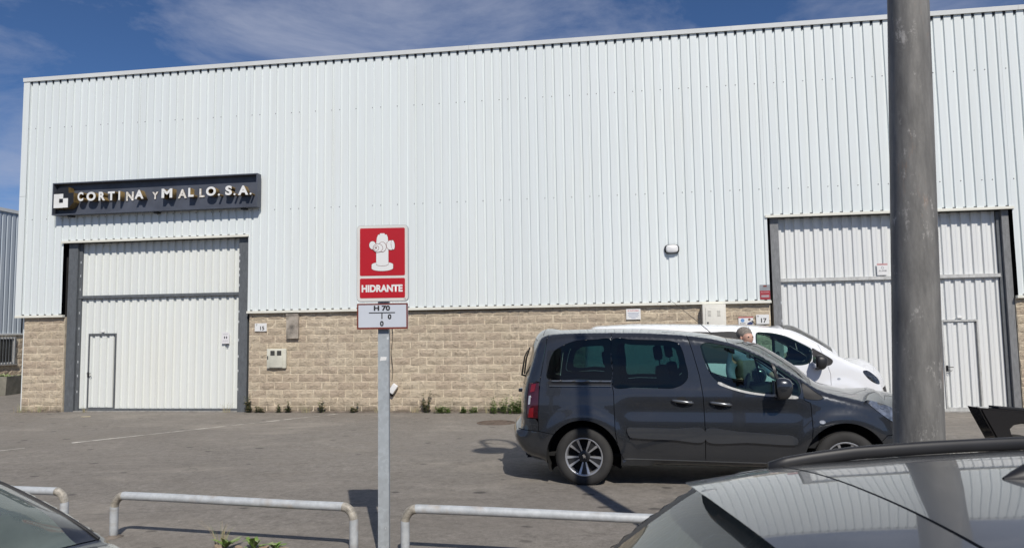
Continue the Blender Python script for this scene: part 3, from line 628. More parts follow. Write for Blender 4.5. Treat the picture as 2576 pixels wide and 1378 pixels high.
# ------------------------------------------------------------------ hydrant sign on its post
HS=empty('hydrant_sign',(-1.775,-10.97,zg(0,-10.97)),R(6.5),'red and white HIDRANTE sign with H 70 plate on galvanised post','sign')
hz=HS.location.z
b=MB(); w=.0415; d=.022
b.box(-w,w,-d,d,-.05,2.66-hz); po=b.build('post',M['galv'],HS)
b=MB(); b.box(-w-.001,w+.001,-d-.001,d+.001,2.6605-hz,2.668-hz); b.build('post_cap',M['black'],HS)
b=MB(); b.prism([(-.028,1.60),(.022,1.605),(.026,1.63),(-.02,1.632)],-d-.0015,-d-.0003); o=b.build('sticker',M['letter'],HS); o.location.z=-hz+.06
def rrect(x0,x1,z0,z1,r,n=5):
    P=[]
    for cx,cz,a0 in ((x1-r,z1-r,0),(x0+r,z1-r,90),(x0+r,z0+r,180),(x1-r,z0+r,270)):
        for i in range(n+1): a=R(a0+90*i/n); P.append((cx+r*math.cos(a),cz+r*math.sin(a)))
    return P
YP=-.052; X0,X1,Z0,Z1=-.197,.197,2.118-hz,2.704-hz
b=MB(); b.prism(rrect(X0,X1,Z0,Z1,.028),YP,YP+.018); pl=b.build('plate',M['signwhite'],HS)
b=MB(); b.prism(rrect(X0-.004,X1+.004,Z0-.004,Z1+.004,.031),YP+.006,YP+.022); b.build('plate_flange',M['galv'],HS)
def flat(name,poly,y,mat,parent,th=.0012): 
    b=MB(); b.prism(poly,y,y+th); return b.build(name,mat,parent)
H=Z1-Z0; 
flat('red_field',rrect(X0+.022,X1-.022,Z0+.196,Z1-.020,.010),YP-.0014,M['red'],pl); flat('red_field',rrect(X0+.022,X1-.022,Z0+.024,Z0+.176,.010),YP-.0014,M['red'],pl)
text_box('lettering','HIDRANTE',X0+.036,X1-.040,Z0+.070,Z0+.126,YP-.0024,M['white'],pl,off=.048)
text_box('print','15',X1-.030,X1-.016,Z0+.008,Z0+.020,YP-.001,M['ink'],pl)
# pictogram, drawn as flat layers: brown outline behind each white piece
def ell(cx,cz,rx,rz,rot=0,n=24,a0=0,a1=360):
    P=[]
    for i in range(n+(0 if a1-a0==360 else 1)):
        a=R(a0+(a1-a0)*i/n); x=rx*math.cos(a); z=rz*math.sin(a); c,s=math.cos(R(rot)),math.sin(R(rot)); P.append((cx+x*c-z*s,cz+x*s+z*c))
    return P
zc=Z0+.196; 
def piece(nm,poly,k,grow=.0028):
    cx=sum(p[0] for p in poly)/len(poly); cz=sum(p[1] for p in poly)/len(poly)
    out=[]
    for x,z in poly:
        l=math.hypot(x-cx,z-cz) or 1; out.append((x+(x-cx)/l*grow,z+(z-cz)/l*grow))
    y=YP-.0016-.0008*k
    flat('outline',out,y,M['brown'],pl,.0004); flat(nm,poly,y-.0004,M['white'],pl,.0004)
piece('base_disc',[(-.083,zc+.058)]+[(x,z) for x,z in ell(.0,zc+.058,.083,.022,0,16,180,360)][1:]+[(.083,zc+.085)]+ell(0,zc+.085,.083,.020,0,16,0,180)[1:],1)
piece('barrel',[(-.047,zc+.090)]+ell(0,zc+.090,.047,.014,0,10,180,360)[1:]+[(.047,zc+.25),(.043,zc+.295),(.034,zc+.318),(-.032,zc+.318),(-.042,zc+.295),(-.047,zc+.25)],2)
piece('cap_nut',rrect(-.019,.019,zc+.318,zc+.328,.003),2)
piece('outlet',ell(-.075,zc+.236,.026,.032,10),3); piece('outlet',ell(.066,zc+.235,.033,.037,0),3); piece('outlet',ell(.083,zc+.237,.013,.037,6),4)
piece('outlet',ell(.0,zc+.222,.030,.037,0),5); piece('outlet',ell(-.034,zc+.214,.037,.031,0),6); piece('outlet',ell(-.046,zc+.213,.018,.018,0),7)
flat('key',rrect(-.054,-.042,zc+.210,zc+.222,.001),YP-.0086,M['brown'],pl,.0004)
# lower plate
L0,L1,B0,B1=-.196,.196,1.903-hz,2.100-hz
b=MB(); b.prism(rrect(L0,L1,B0,B1,.004,2),YP-.004,YP+.014); p2=b.build('lower_plate',M['platewhite'],HS)
y=YP-.0046
for q in ((L0,L1,B1-.010,B1),(L0,L1,B0,B0+.014),(L0,L0+.011,B0+.014,B1-.010),(L1-.011,L1,B0+.014,B1-.010)):
    b=MB(); b.box(q[0],q[1],y-.001,y,q[2],q[3]); b.build('border',M['brown'],p2)
text_box('lettering','H 70',-.066,.060,B0+.140,B0+.181,y-.001,M['ink'],p2,off=.045); text_box('numeral','0',.042,.070,B0+.075,B0+.114,y-.001,M['ink'],p2,off=.045); text_box('numeral','0',-.018,.010,B0+.022,B0+.063,y-.001,M['ink'],p2,off=.045)
b=MB(); b.box(-.104,.098,y-.001,y,B0+.122,B0+.129); b.box(-.007,.001,y-.001,y,B0+.078,B0+.1219); b.build('scheme_line',M['ink'],p2)
for zz in (1.95,2.25,2.6):
    b=MB(); b.box(-.06,.06,-.038,-.0235,zz-hz-.015,zz-hz+.015); b.build('clamp',M['galv'],HS)

# ------------------------------------------------------------------ tube rails
def tube_rail(xa,ya,xb,yb_,h,label):
    za,zb=zg(xa,ya),zg(xb,yb_); e=empty('tube_rail',(xa,ya,za),0,label,'rail','low tube rails in front of the yard')
    r_=.034; L=math.hypot(xb-xa,yb_-ya); ux,uy=(xb-xa)/L,(yb_-ya)/L; rc=.10
    def P(s,z): return (ux*s,uy*s,z+(zb-za)*s/L)
    path=[P(0,-.06),P(0,.08),P(0,h-rc)]
    for i in range(1,8): a=R(90*i/8); path.append(P(rc-rc*math.cos(a),h-rc+rc*math.sin(a)))
    path+= [P(rc,h),P(L*.25,h+.002),P(L*.5,h),P(L*.75,h-.002),P(L-rc,h)]
    for i in range(1,8): a=R(90*i/8); path.append(P(L-rc+rc*math.sin(a),h-rc+rc*math.cos(a)))
    path+=[P(L,h-rc),P(L,.08),P(L,-.06)]
    MB().tube(path,r_,16).build('bar',M['rail'],e,True)
    for s0,sg in ((0,1),(L,-1)):
        MB().tube([P(s0+sg*(rc-rc*math.cos(R(a))),h-rc+rc*math.sin(R(a))) for a in range(5,86,10)],r_+.0006,16,caps=False).build('rusty_bend',M['bend'],e,True)
    for s in (0,L):
        b=MB(); n=14; x,y,z=P(s,0); vs=[(x,y,z+.03)]+[(x+.085*math.cos(2*math.pi*i/n)*random.uniform(.7,1.2),y+.085*math.sin(2*math.pi*i/n)*random.uniform(.7,1.2),z+.003) for i in range(n)]
        b.add(vs,[(0,1+i,1+(i+1)%n) for i in range(n)]); b.build('footing',M['dirt'],e,True)
    return e
tube_rail(-4.245,-10.68,-2.03,-10.93,.345,'galvanised tube rail between the left parked car and the sign post')
tube_rail(-1.615,-10.955,.62,-11.14,.35,'galvanised tube rail right of the sign post, its end behind the grey car')
tube_rail(-7.05,-10.40,-4.80,-10.58,.345,'galvanised tube rail half hidden by the left parked car')

# ------------------------------------------------------------------ lamp post (base hidden by the grey car; its head is seen as a shadow)
LPo=empty('lamp_post',(1.306,-12.76,0),0,'thick weathered grey lamp post standing behind the grey car','lamp post')
LPo.rotation_euler=(0,R(2.05),0)
def pr(z): return .117-.0083*z if z<6 else .067-.006*(z-6)
zs=[-.02,.3,.8,1.4,2,2.7,3.4,4.2,5,6,7,8.5]
MB().tube([(0.004*math.sin(z),0,z) for z in zs],[max(.045,pr(z)) for z in zs],40).build('shaft',M['pole'],LPo,True)
b=MB(); path=[(0,0,8.0)]+[(-.24+.24*math.cos(R(a)),-.05*math.sin(R(a/2)),8.5+.42*math.sin(R(a))) for a in range(0,181,15)]+[(-.48,-.05,7.95)]
b.tube([(0,0,8.3)]+path[1:],.042,12); b.build('arm',M['pole'],LPo,True)
b=MB(); b.lathe([(.05,.16),(.09,.12),(.12,.05),(.30,-.10),(.31,-.13),(.0,-.16)],'z',24,(-.48,-.05,7.80)); b.build('lamp_head',M['pole'],LPo,True)
b=MB(); b.box(-.22,.22,-.22,.22,-.06,.03); b.build('base_plate',M['pole'],LPo)

# ------------------------------------------------------------------ neighbouring shed on the left and its planter
NB=empty('neighbour_shed',(-22,16,0),0,'blue grey ribbed shed with barred window at the far left','building'); NB.location=(0,0,0)
pn=MB()
def nsheet(y0,y1,z0,z1):
    pts=[]; k=0; yy=y0
    while yy<y1: pts+=[(-22.0,yy),(-22.0,yy+.13),(-22.04,yy+.15),(-22.04,yy+.19)]; yy+=.21
    n=len(pts); vs=[(x,y,z) for z in (z0,z1) for x,y in pts]; b=MB(); b.add(vs,[(i,i+1,i+1+n,i+n) for i in range(n-1)]); b.build('cladding_panel',M['nclad'],NB,fixn=False)
for y0 in np.arange(-3,29,2.1): nsheet(y0,y0+2.08,2.06,6.5)
b=MB(); b.box(-22.10,-21.96,-3,30,6.5,6.62); b.build('roof_trim',M['cap'],NB); b=MB(); b.box(-22.10,-21.97,-3,30,2.0,2.06); b.build('base_flashing',M['cap'],NB)
b=MB(); b.box(-40,-22.06,-3,30,0,6.5); b.build('shell',M['opp'],NB)
w_=MB(); w_.box(-22.055,-22.03,-3,30,0,2.0); nw=w_.build('wall',M['mortar'],NB)
for r_ in range(10):
    for i in range(12):
        y=4.6+i*.4+(.2 if r_%2 else 0)
        if (6.0<y<7.25) and .95<.1+r_*.19<1.95: continue
        o=bpy.data.objects.new('block',BM[(r_*3+i)%10]); COL.objects.link(o); o.parent=nw; o.location=(-22.025,y,.094+r_*.19); o.rotation_euler=(0,0,R(90))
wi=MB(); wi.box(-22.028,-22.02,6.05,7.2,.95,1.92); wi=wi.build('window',M['pane_dark'],NB)
for q in ((6.05,6.13,.95,1.92),(7.12,7.2,.95,1.92),(6.13,7.12,1.86,1.92),(6.13,7.12,.95,1.01)):
    b=MB(); b.box(-22.03,-21.98,*q); b.build('window_frame',M['letter'],wi)
for k in range(9):
    b=MB(); y=6.1+k*.13; b.tube([(-21.95,y,.92),(-21.95,y,1.95)],.010,6); b.build('bar',M['steel'],wi)
b=MB(); b.box(-22.03,-21.93,5.98,7.28,.90,.945); b.build('sill',M['kerb'],wi)
def rosette(parent,n,l,w,mats,tilt=(15,60),name='leaf',seed=1,joined=None):
    rg=random.Random(seed)
    for i in range(n):
        a=2*math.pi*i/n*1.0+rg.uniform(-.4,.4); ll=l*rg.uniform(.65,1.1); ww=w*rg.uniform(.7,1.2); t=R(rg.uniform(*tilt)); m=5; vs=[];fs=[]
        for k in range(m+1):
            u=k/m; rr=ll*(u*math.cos(t)+.25*u*u*math.cos(t)); zz=ll*(u*math.sin(t)-.55*u*u*math.sin(t)*rg.uniform(.5,1)); wd=ww*(math.sin(math.pi*min(1,u*.93+.07))**.8)*(1+.18*(-1)**k)
            cx,cy=rr*math.cos(a),rr*math.sin(a); px_,py_=-math.sin(a)*wd,math.cos(a)*wd
            vs+=[(cx+px_,cy+py_,zz+.25*wd),(cx,cy,zz-.0),(cx-px_,cy-py_,zz+.25*wd)]
        for k in range(m):
            for j in (0,1): q=k*3+j; fs.append((q,q+1,q+4,q+3))
        if joined is not None: joined.add(vs,fs,rg.randrange(len(mats)))
        else:
            me=bpy.data.meshes.new(name); me.from_pydata(vs,[],fs); link(name,me,rg.choice(mats),parent,True)
PT=empty('planter',(-20.45,5.05,0),R(10),'square concrete planter with flowers beside the neighbouring shed','planter')
b=MB(); b.add([(-.42,-.42,0),(.42,-.42,0),(.42,.42,0),(-.42,.42,0),(-.5,-.5,.62),(.5,-.5,.62),(.5,.5,.62),(-.5,.5,.62),(-.43,-.43,.62),(.43,-.43,.62),(.43,.43,.62),(-.43,.43,.62),(-.43,-.43,.52),(.43,-.43,.52),(.43,.43,.52),(-.43,.43,.52)],[(0,1,5,4),(1,2,6,5),(2,3,7,6),(3,0,4,7),(4,5,9,8),(5,6,10,9),(6,7,11,10),(7,4,8,11),(8,9,13,12),(9,10,14,13),(10,11,15,14),(11,8,12,15),(12,13,14,15)]); b.build('pot',M['pot'],PT)
jb=MB()
for i in range(8):
    t_=MB(); rosette(None,11,.28,.035,[0,1],(25,75),seed=50+i,joined=t_); ox,oy=random.uniform(-.3,.3),random.uniform(-.3,.3)
    jb.add([(x+ox,y+oy,z+.52) for x,y,z in t_.v],t_.f); jb.m[-len(t_.f):]=t_.m
jb.build('plants',[M['leaf'],M['leafp']],PT,fixn=False)

# ------------------------------------------------------------------ weeds
def tuft(name,x,y,label,cat,kind,h=.3,seed=1,spread=.12):
    rg=random.Random(seed); b=MB()
    if kind=='grass':
        for i in range(26):
            a=rg.uniform(0,6.28); hh=h*rg.uniform(.4,1.1); lean=rg.uniform(.1,.8)*hh; r0=rg.uniform(0,spread); w=rg.uniform(.0015,.0035)
            P=[(r0*math.cos(a)+lean*u*u*math.cos(a+.4),r0*math.sin(a)*.5+lean*u*u*math.sin(a+.4)*.5,hh*u*(1-.15*u)) for u in (0,.33,.66,1)]
            vs=[]
            for k,(px_,py_,pz) in enumerate(P): ww=w*(1-k/3.3); vs+=[(px_-ww,py_,pz),(px_+ww,py_+.001,pz)]
            b.add(vs,[(2*k,2*k+1,2*k+3,2*k+2) for k in range(3)],rg.choice((0,0,1)))
    else:
        ns=max(6,int(spread*75)) if kind=='bush' else rg.randint(3,6)
        for s in range(ns):
            ox=rg.uniform(-spread,spread); oy=-abs(rg.uniform(0,spread*.5)); hh=h*rg.uniform(.5,1.05); lx_=rg.uniform(-.25,.25)*hh
            b.tube([(ox,oy,0),(ox+lx_*.5,oy-.01,hh*.5),(ox+lx_,oy-.02,hh)],[.004,.003,.0015],5,0,False)
            for k in range(int(12+hh*60)):
                u=rg.uniform(.12,1); a=rg.uniform(0,6.28); ll=rg.uniform(.035,.085)*(1.25-u*.5); cx,cy,cz=ox+lx_*u,oy-.015*u,hh*u
                dx,dy,dz=math.cos(a)*ll,math.sin(a)*ll,rg.uniform(-.1,.7)*ll; wx,wy=-math.sin(a)*ll*.28,math.cos(a)*ll*.28
                b.add([(cx,cy,cz),(cx+dx*.5+wx,cy+dy*.5+wy,cz+dz*.6),(cx+dx,cy+dy,cz+dz*.7),(cx+dx*.5-wx,cy+dy*.5-wy,cz+dz*.6)],[(0,1,2,3)],rg.choice((0,0,1)))
    mats={'bush':[M['leaf'],M['leafp']],'weed':[M['leafd'],M['drygrass']],'grass':[M['drygrass'],M['leafp']]}[kind]
    o=b.build(name,mats,fixn=False); o.location=(x,y,zg(x,y)); return tag(o,label,cat)
YX=-.015
tuft('weed',-8.83,YX,'dark leafy weed growing beside the jamb of the left door','weed','weed',.40,11,.05)
tuft('weed',-8.55,YX,'low green weed at the wall foot below number 15','weed','weed',.16,12,.10)
tuft('weed',-7.82,YX,'green upright weed at the wall foot below the vent plate','weed','weed',.28,13,.06)
tuft('weed',-8.05,YX,'brown thin weed at the wall foot under the meter box','weed','weed',.24,14,.05)
tuft('weed',-6.88,YX,'largest dark weed at the wall foot left of the sign post','weed','weed',.40,15,.12)
tuft('weed',-6.15,YX,'small dark weed at the wall foot just left of the sign post','weed','weed',.22,16,.07)
tuft('weed',-4.42,YX,'tall thin brown weed at the wall foot right of the sign post','weed','weed',.50,17,.06)
tuft('weed',-3.95,YX,'low green weed mat midway between sign post and dark van','weed','bush',.17,18,.20)
tuft('weed',-3.40,YX,'low sparse weed mat just left of the bright green bush','weed','bush',.14,19,.20)
tuft('green_bush',-2.50,-.06,'bright green leafy bush at the wall foot behind the dark van','bush','bush',.36,20,.34)
tuft('green_bush',-2.12,-.10,'bright green bush tip touching the rear of the dark van','bush','bush',.38,21,.22)
tuft('dry_grass',-14.5,-.03,'pale dry grass tuft at the left corner of the warehouse','grass','grass',.35,22,.28)
tuft('dry_grass',-9.42,.0,'small dry grass tuft at the right foot of the left door','grass','grass',.30,23,.10)
tuft('dry_grass',-13.25,.02,'thin dry grass at the foot of the left wicket door','grass','grass',.20,24,.06)
for i,(x,y,l,n,sd,lab) in enumerate(((-3.08,-10.93,.15,13,31,'leftmost rosette weed at the foot of the long tube rail'),(-2.83,-10.96,.165,15,32,'middle and tallest rosette weed at the foot of the tube rail'),(-2.66,-10.95,.11,10,33,'rightmost small rosette weed at the foot of the tube rail'),(.12,-11.0,.12,11,34,'rosette weed under the rail beside the grey car'))):
    e=empty('rosette_weed',(x,y,zg(x,y)+.015),0,lab,'weed'); rosette(e,n,l,.020,[M['leaf'],M['leafp'],M['leaf']],(30,78),seed=sd)
tuft('dry_grass',-7.35,YX,'dry grass wisp at the wall foot right of the vent plate','grass','grass',.26,41,.14)
tuft('dry_grass',-5.55,YX,'dry grass wisp at the wall foot behind the sign post','grass','grass',.22,42,.16)
tuft('dry_grass',-4.70,YX,'dry grass wisp under the hanging junction box','grass','grass',.24,43,.12)
tuft('dry_grass',-2.95,YX-.03,'dry grass wisp left of the bright green bush','grass','grass',.28,44,.16)
tuft('dry_grass',-15.0,-.05,'pale dry grass at the very corner of the warehouse','grass','grass',.30,45,.20)
tuft('dry_grass',-3.14,-10.90,'tall thin grass stalks by the leftmost rosette at the rail','grass','grass',.24,26,.05)
for i,(x,lab) in enumerate(((-3.12,'dry brown leaf under the leftmost rosette weed'),(-2.95,'dry brown leaf between the left and middle rosette weeds'),(-2.76,'dry brown leaf right under the middle rosette weed'),(-2.58,'dry brown leaf right of the small rosette weed'),(-2.12,'dry brown leaf at the right foot of the long tube rail'),(-1.52,'dry brown leaf just right of the sign post foot'),(-.15,'dry brown leaf left of the rosette beside the grey car'))):
    e=litter('dead_leaf',x,-10.98+random.uniform(-.03,.05),random.uniform(0,6),random.uniform(.07,.14),.06,M['deadleaf'],lab,'leaf'); e['group']='dry leaves at the foot of the rails'; e.location.z+=.02
# shed across the road (seen only as a reflection)
OP=empty('opposite_shed',(0,-42,0),0,'long grey shed across the road, seen as a reflection in the dark van','building'); OP.location=(0,0,0)
b=MB(); b.box(-60,60,-60,-38,-.2,5.2); b.build('wall',M['opp'],OP); b=MB(); b.box(-60.5,60.5,-60.5,-37.6,5.2,5.6); b.build('roof',M['signgrey'],OP)
for k in range(-5,6):
    b=MB(); b.box(k*11-2.2,k*11+2.2,-37.99,-37.9,0,4.5); b.build('door',M['steel'],OP)

# ------------------------------------------------------------------ vehicles: surface tools
def catmull(P,closed=False,step=.03):
    P=[np.array(p,float) for p in P]; n=len(P); out=[]; idx=[]
    rng=range(n if closed else n-1)
    for i in rng:
        p1=P[i]; p2=P[(i+1)%n]; p0=P[i-1] if (closed or i>0) else 2*p1-p2; p3=P[(i+2)%n] if (closed or i+2<n) else 2*p2-p1
        t0=0; t1=t0+max(1e-4,np.linalg.norm(p1-p0)**.5); t2=t1+max(1e-4,np.linalg.norm(p2-p1)**.5); t3=t2+max(1e-4,np.linalg.norm(p3-p2)**.5)
        m=max(2,int(np.linalg.norm(p2-p1)/step)+1); idx.append(len(out))
        for k in range(m):
            t=t1+(t2-t1)*k/m
            A1=(t1-t)/(t1-t0)*p0+(t-t0)/(t1-t0)*p1; A2=(t2-t)/(t2-t1)*p1+(t-t1)/(t2-t1)*p2; A3=(t3-t)/(t3-t2)*p2+(t-t2)/(t3-t2)*p3
            B1=(t2-t)/(t2-t0)*A1+(t-t0)/(t2-t0)*A2; B2=(t3-t)/(t3-t1)*A2+(t-t1)/(t3-t1)*A3
            out.append((t2-t)/(t2-t1)*B1+(t-t1)/(t2-t1)*B2)
    if not closed: idx.append(len(out)); out.append(P[-1])
    return np.array(out),idx
def inpoly(pts,poly):
    pts=np.asarray(pts); x,y=pts[:,0],pts[:,1]; ins=np.zeros(len(pts),bool); n=len(poly); j=n-1
    for i in range(n):
        xi,yi=poly[i]; xj,yj=poly[j]
        with np.errstate(divide='ignore',invalid='ignore'):
            c=((yi>y)!=(yj>y))&(x<(xj-xi)*(y-yi)/(yj-yi+1e-12)+xi)
        ins^=c; j=i
    return ins
def segdist(pts,line,closed=False):
    pts=np.asarray(pts); L=np.asarray(line); A=L if closed else L[:-1]; B=np.roll(L,-1,0) if closed else L[1:]
    d=np.full(len(pts),1e9)
    for s in range(0,len(pts),400):
        p=pts[s:s+400,None,:]; ab=(B-A)[None]; t=np.clip(((p-A[None])*ab).sum(-1)/((ab**2).sum(-1)+1e-12),0,1)
        d[s:s+400]=np.sqrt((((A[None]+t[...,None]*ab)-p)**2).sum(-1)).min(1)
    return d
def dense(loop,step=.03):
    out=[]
    for a,b in zip(loop,np.roll(loop,-1,0)):
        m=max(1,int(np.linalg.norm(b-a)/step)); out+=[a+(b-a)*k/m for k in range(m)]
    return np.array(out)
class Car:
    """body from a side outline (x forward, z up), a half-width function and rounded edges; origin on the ground"""
    def __init__(s,name,outline,W0,rfun,crown,wheels,wr,arch,loc,rz,label,cat,zlow):
        s.root=empty(name,loc,rz,label,cat); s.O,s.idx=catmull(outline,False,.03); s.W0=W0; s.rf=rfun; s.crown=crown; s.wheels=wheels; s.wr=wr; s.arch=arch; s.zlow=zlow
        d=np.gradient(s.O,axis=0); d/=np.linalg.norm(d,axis=1)[:,None]+1e-9; s.N=np.stack([-d[:,1],d[:,0]],-1)   # outward for rear->roof->front order
        s.full=np.vstack([s.O,s.O[:1]])
    def W(s,p,off=0):
        p=np.asarray(p,float); x,z=p[:,0],p[:,1]; w=s.W0(x,z); r=s.rf(x,z); d=segdist(p,s.O); k=np.clip((r-d)/r,0,1)
        return w-r*(1-np.sqrt(np.clip(1-k*k,0,1)))+off
    def side(s,regions,windows,mat_default,step=.06,shrink=.0035,extra=()):
        """regions: list of (name, polygon, mat, sides); windows: list of loops cut out"""
        O=s.full[:-1]; loops=[O]+[np.asarray(w) for w in windows]
        arcs=[]
        for wx in s.wheels:
            a=np.linspace(0,2*math.pi,49)[:-1]; arcs.append(np.stack([wx+s.arch*np.cos(a),s.wr*.98+s.arch*np.sin(a)],-1))
        loops+=arcs
        pts=[];edges=[]
        def addloop(L,closed=True):
            b=len(pts); pts.extend([Vector((float(p[0]),float(p[1]))) for p in L]); n=len(L); edges.extend([(b+i,b+(i+1)%n) for i in range(n if closed else n-1)])
        for L in loops: addloop(dense(L,.035))
        for nm,poly,*_ in regions: addloop(dense(np.asarray(poly,float),.05))
        mn,mx_=O.min(0),O.max(0); gx,gz=np.meshgrid(np.arange(mn[0],mx_[0],step),np.arange(mn[1],mx_[1],step)); G=np.stack([gx.ravel()+ (np.arange(gx.size)//gx.shape[1]%2)*step*.5,gz.ravel()],-1)
        off=[]
        for dd in (.006,.016,.03,.048,.07,.1,.14): off.append(s.O[::2]-s.N[::2]*dd)
        G=np.vstack([G]+off); G=G[inpoly(G,O)]
        ok=np.ones(len(G),bool)
        for L in loops[1:]+[np.asarray(r[1],float) for r in regions]: ok&=segdist(G,L,True)>.012
        ok&=segdist(G,s.full)>.004
        pts.extend([Vector((float(a),float(b))) for a,b in G[ok]])
        v,e,f,*_=delaunay_2d_cdt(pts,edges,[],0,1e-5)
        V=np.array([(a.x,a.y) for a in v]); F=np.array([t for t in f if len(t)==3]); C=V[F].mean(1)
        keep=inpoly(C,O)
        for L in loops[1:]: keep&=~inpoly(C,L)
        F=F[keep]; C=C[keep]; own=np.full(len(F),-1)
        for i,(nm,poly,*_) in enumerate(regions): m=(own<0)&inpoly(C,np.asarray(poly,float)); own[m]=i
        for i,(nm,poly,mat,*_) in enumerate(regions):
            T=F[own==i]
            if len(T)==0: continue
            s._panel(nm,V,T,mat,shrink)
    def _panel(s,nm,V,T,mat,shrink,off=0,thick=.018,sides=(-1,1),parent=None):
        a=(V[T[:,1]]-V[T[:,0]]); b=(V[T[:,2]]-V[T[:,0]]); cr_=a[:,0]*b[:,1]-a[:,1]*b[:,0]; T=T.copy(); T[cr_<0]=T[cr_<0][:,[0,2,1]]; T=T[np.abs(cr_)>1e-9]
        used=np.unique(T); mp_=-np.ones(len(V),int); mp_[used]=np.arange(len(used)); P=V[used].copy(); T=mp_[T]
        E={}
        for t in T:
            for i in range(3): E[(t[i],t[(i+1)%3])]=1
        bd=[(a_,b_) for a_,b_ in E if (b_,a_) not in E]
        if shrink:
            nrm=np.zeros_like(P)
            for a_,b_ in bd:
                d=P[b_]-P[a_]; n_=np.array([-d[1],d[0]])/(np.linalg.norm(d)+1e-9); nrm[a_]+=n_; nrm[b_]+=n_
            l=np.linalg.norm(nrm,axis=1); k=l>1e-6; onout=segdist(P,s.full)<1e-3; k&=~onout; P[k]+=nrm[k]/l[k][:,None]*shrink
        w=s.W(P,off); out=[]
        for sd in sides:
            vs=[(P[i,0],sd*w[i],P[i,1]) for i in range(len(P))]; fs=[tuple(t) if sd<0 else (t[0],t[2],t[1]) for t in T.tolist()]
            me=bpy.data.meshes.new(nm)
            ns=len(fs)
            if thick:
                bi=sorted({i for e_ in bd for i in e_}); b0=len(vs); m0={v:b0+k for k,v in enumerate(bi)}; vs+=[vs[i] for i in bi]; m1={v:len(vs)+k for k,v in enumerate(bi)}; vs+=[(P[i,0],sd*(w[i]-thick),P[i,1]) for i in bi]
                for a_,b_ in bd: q=(m0[a_],m1[a_],m1[b_],m0[b_]); fs.append(q if sd<0 else q[::-1])
            me.from_pydata(vs,[],fs); me.update(); o=link(nm,me,mat,parent or s.root,True); out.append(o)
        return out
    def patch(s,nm,loop,mat,off=0,step=.05,thick=.012,holes=(),sides=(-1,1),parent=None):
        loop=dense(np.asarray(loop,float),.03); pts=[Vector((float(a),float(b))) for a,b in loop]; n=len(pts); edges=[(i,(i+1)%n) for i in range(n)]
        H=[dense(np.asarray(h,float),.03) for h in holes]
        for h in H: b=len(pts); pts+=[Vector((float(a),float(c))) for a,c in h]; edges+=[(b+i,b+(i+1)%len(h)) for i in range(len(h))]
        mn,mx_=loop.min(0),loop.max(0); gx,gz=np.meshgrid(np.arange(mn[0],mx_[0],step),np.arange(mn[1],mx_[1],step)); G=np.stack([gx.ravel(),gz.ravel()],-1); G=G[inpoly(G,loop)] if len(G) else G
        if len(G):
            ok=segdist(G,loop,True)>.012
            for h in H: ok&=(segdist(G,h,True)>.012)&~inpoly(G,h)
            pts+=[Vector((float(a),float(b))) for a,b in G[ok]]
        v,e,f,*_=delaunay_2d_cdt(pts,edges,[],0,1e-5); V=np.array([(a.x,a.y) for a in v]); F=np.array([t for t in f if len(t)==3]); C=V[F].mean(1); k=inpoly(C,loop)
        for h in H: k&=~inpoly(C,h)
        return s._panel(nm,V,F[k],mat,0,off,thick,sides,parent)
    def window(s,loop,glass,border=.03,off=-.004,inner=None,name='window'):
        L=np.asarray(loop,float); c=L.mean(0)
        if inner is None:
            D=dense(L,.02); d=np.roll(D,-1,0)-np.roll(D,1,0); d/=np.linalg.norm(d,axis=1)[:,None]+1e-9; n_=np.stack([-d[:,1],d[:,0]],-1)
            ar=.5*np.sum(D[:,0]*np.roll(D[:,1],-1)-np.roll(D[:,0],-1)*D[:,1]); inner=D+(n_ if ar>0 else -n_)*border
        g=s.patch(name,L,glass,off,thick=0)
        s.patch('window_border',L,M['frit'],off-.004,thick=.02,holes=[inner])
        return g
    def strip(s,nm,i0,i1,mat,y0=-1.0,y1=1.0,ny=18,off=0.0,gap=.003,parent=None,rows=None):
        idx=np.arange(i0,i1+1); O=s.O[idx]; N=s.N[idx]; We=s.W(O); cr_=np.array([s.crown(*p) for p in O]); t=np.linspace(y0,y1,ny+1); vs=[];fs=[]
        if gap:
            d0=(O[1]-O[0]); d0/=np.linalg.norm(d0); d1=(O[-1]-O[-2]); d1/=np.linalg.norm(d1); O=O.copy(); O[0]+=d0*gap; O[-1]-=d1*gap
        for k in range(len(O)):
            for tt in t:
                c=cr_[k]*(1-abs(tt)**2.2)+off; vs.append((O[k,0]+N[k,0]*c,tt*We[k],O[k,1]+N[k,1]*c))
        n=ny+1
        for k in range(len(O)-1):
            for j in range(ny): a=k*n+j; fs.append((a,a+n,a+n+1,a+1))
        # rim of real thickness
        ring=[j for j in range(n)]+[k*n+ny for k in range(1,len(O))]+[(len(O)-1)*n+j for j in range(ny-1,-1,-1)]+[k*n for k in range(len(O)-2,0,-1)]
        b=len(vs); inn=[]
        for i in ring:
            k=i//n; inn.append(tuple(np.array(vs[i])-np.array((N[k,0],0,N[k,1]))*.015))
        vs+= [vs[i] for i in ring]; m=len(ring); vs+=inn
        fs+=[(b+i,b+(i+1)%m,b+m+(i+1)%m,b+m+i) for i in range(m)]
        me=bpy.data.meshes.new(nm); me.from_pydata(vs,[],fs); me.update()
        return link(nm,me,mat,parent or s.root,True)
    def near(s,x,z): return int(np.argmin(((s.O-np.array([x,z]))**2).sum(1)))
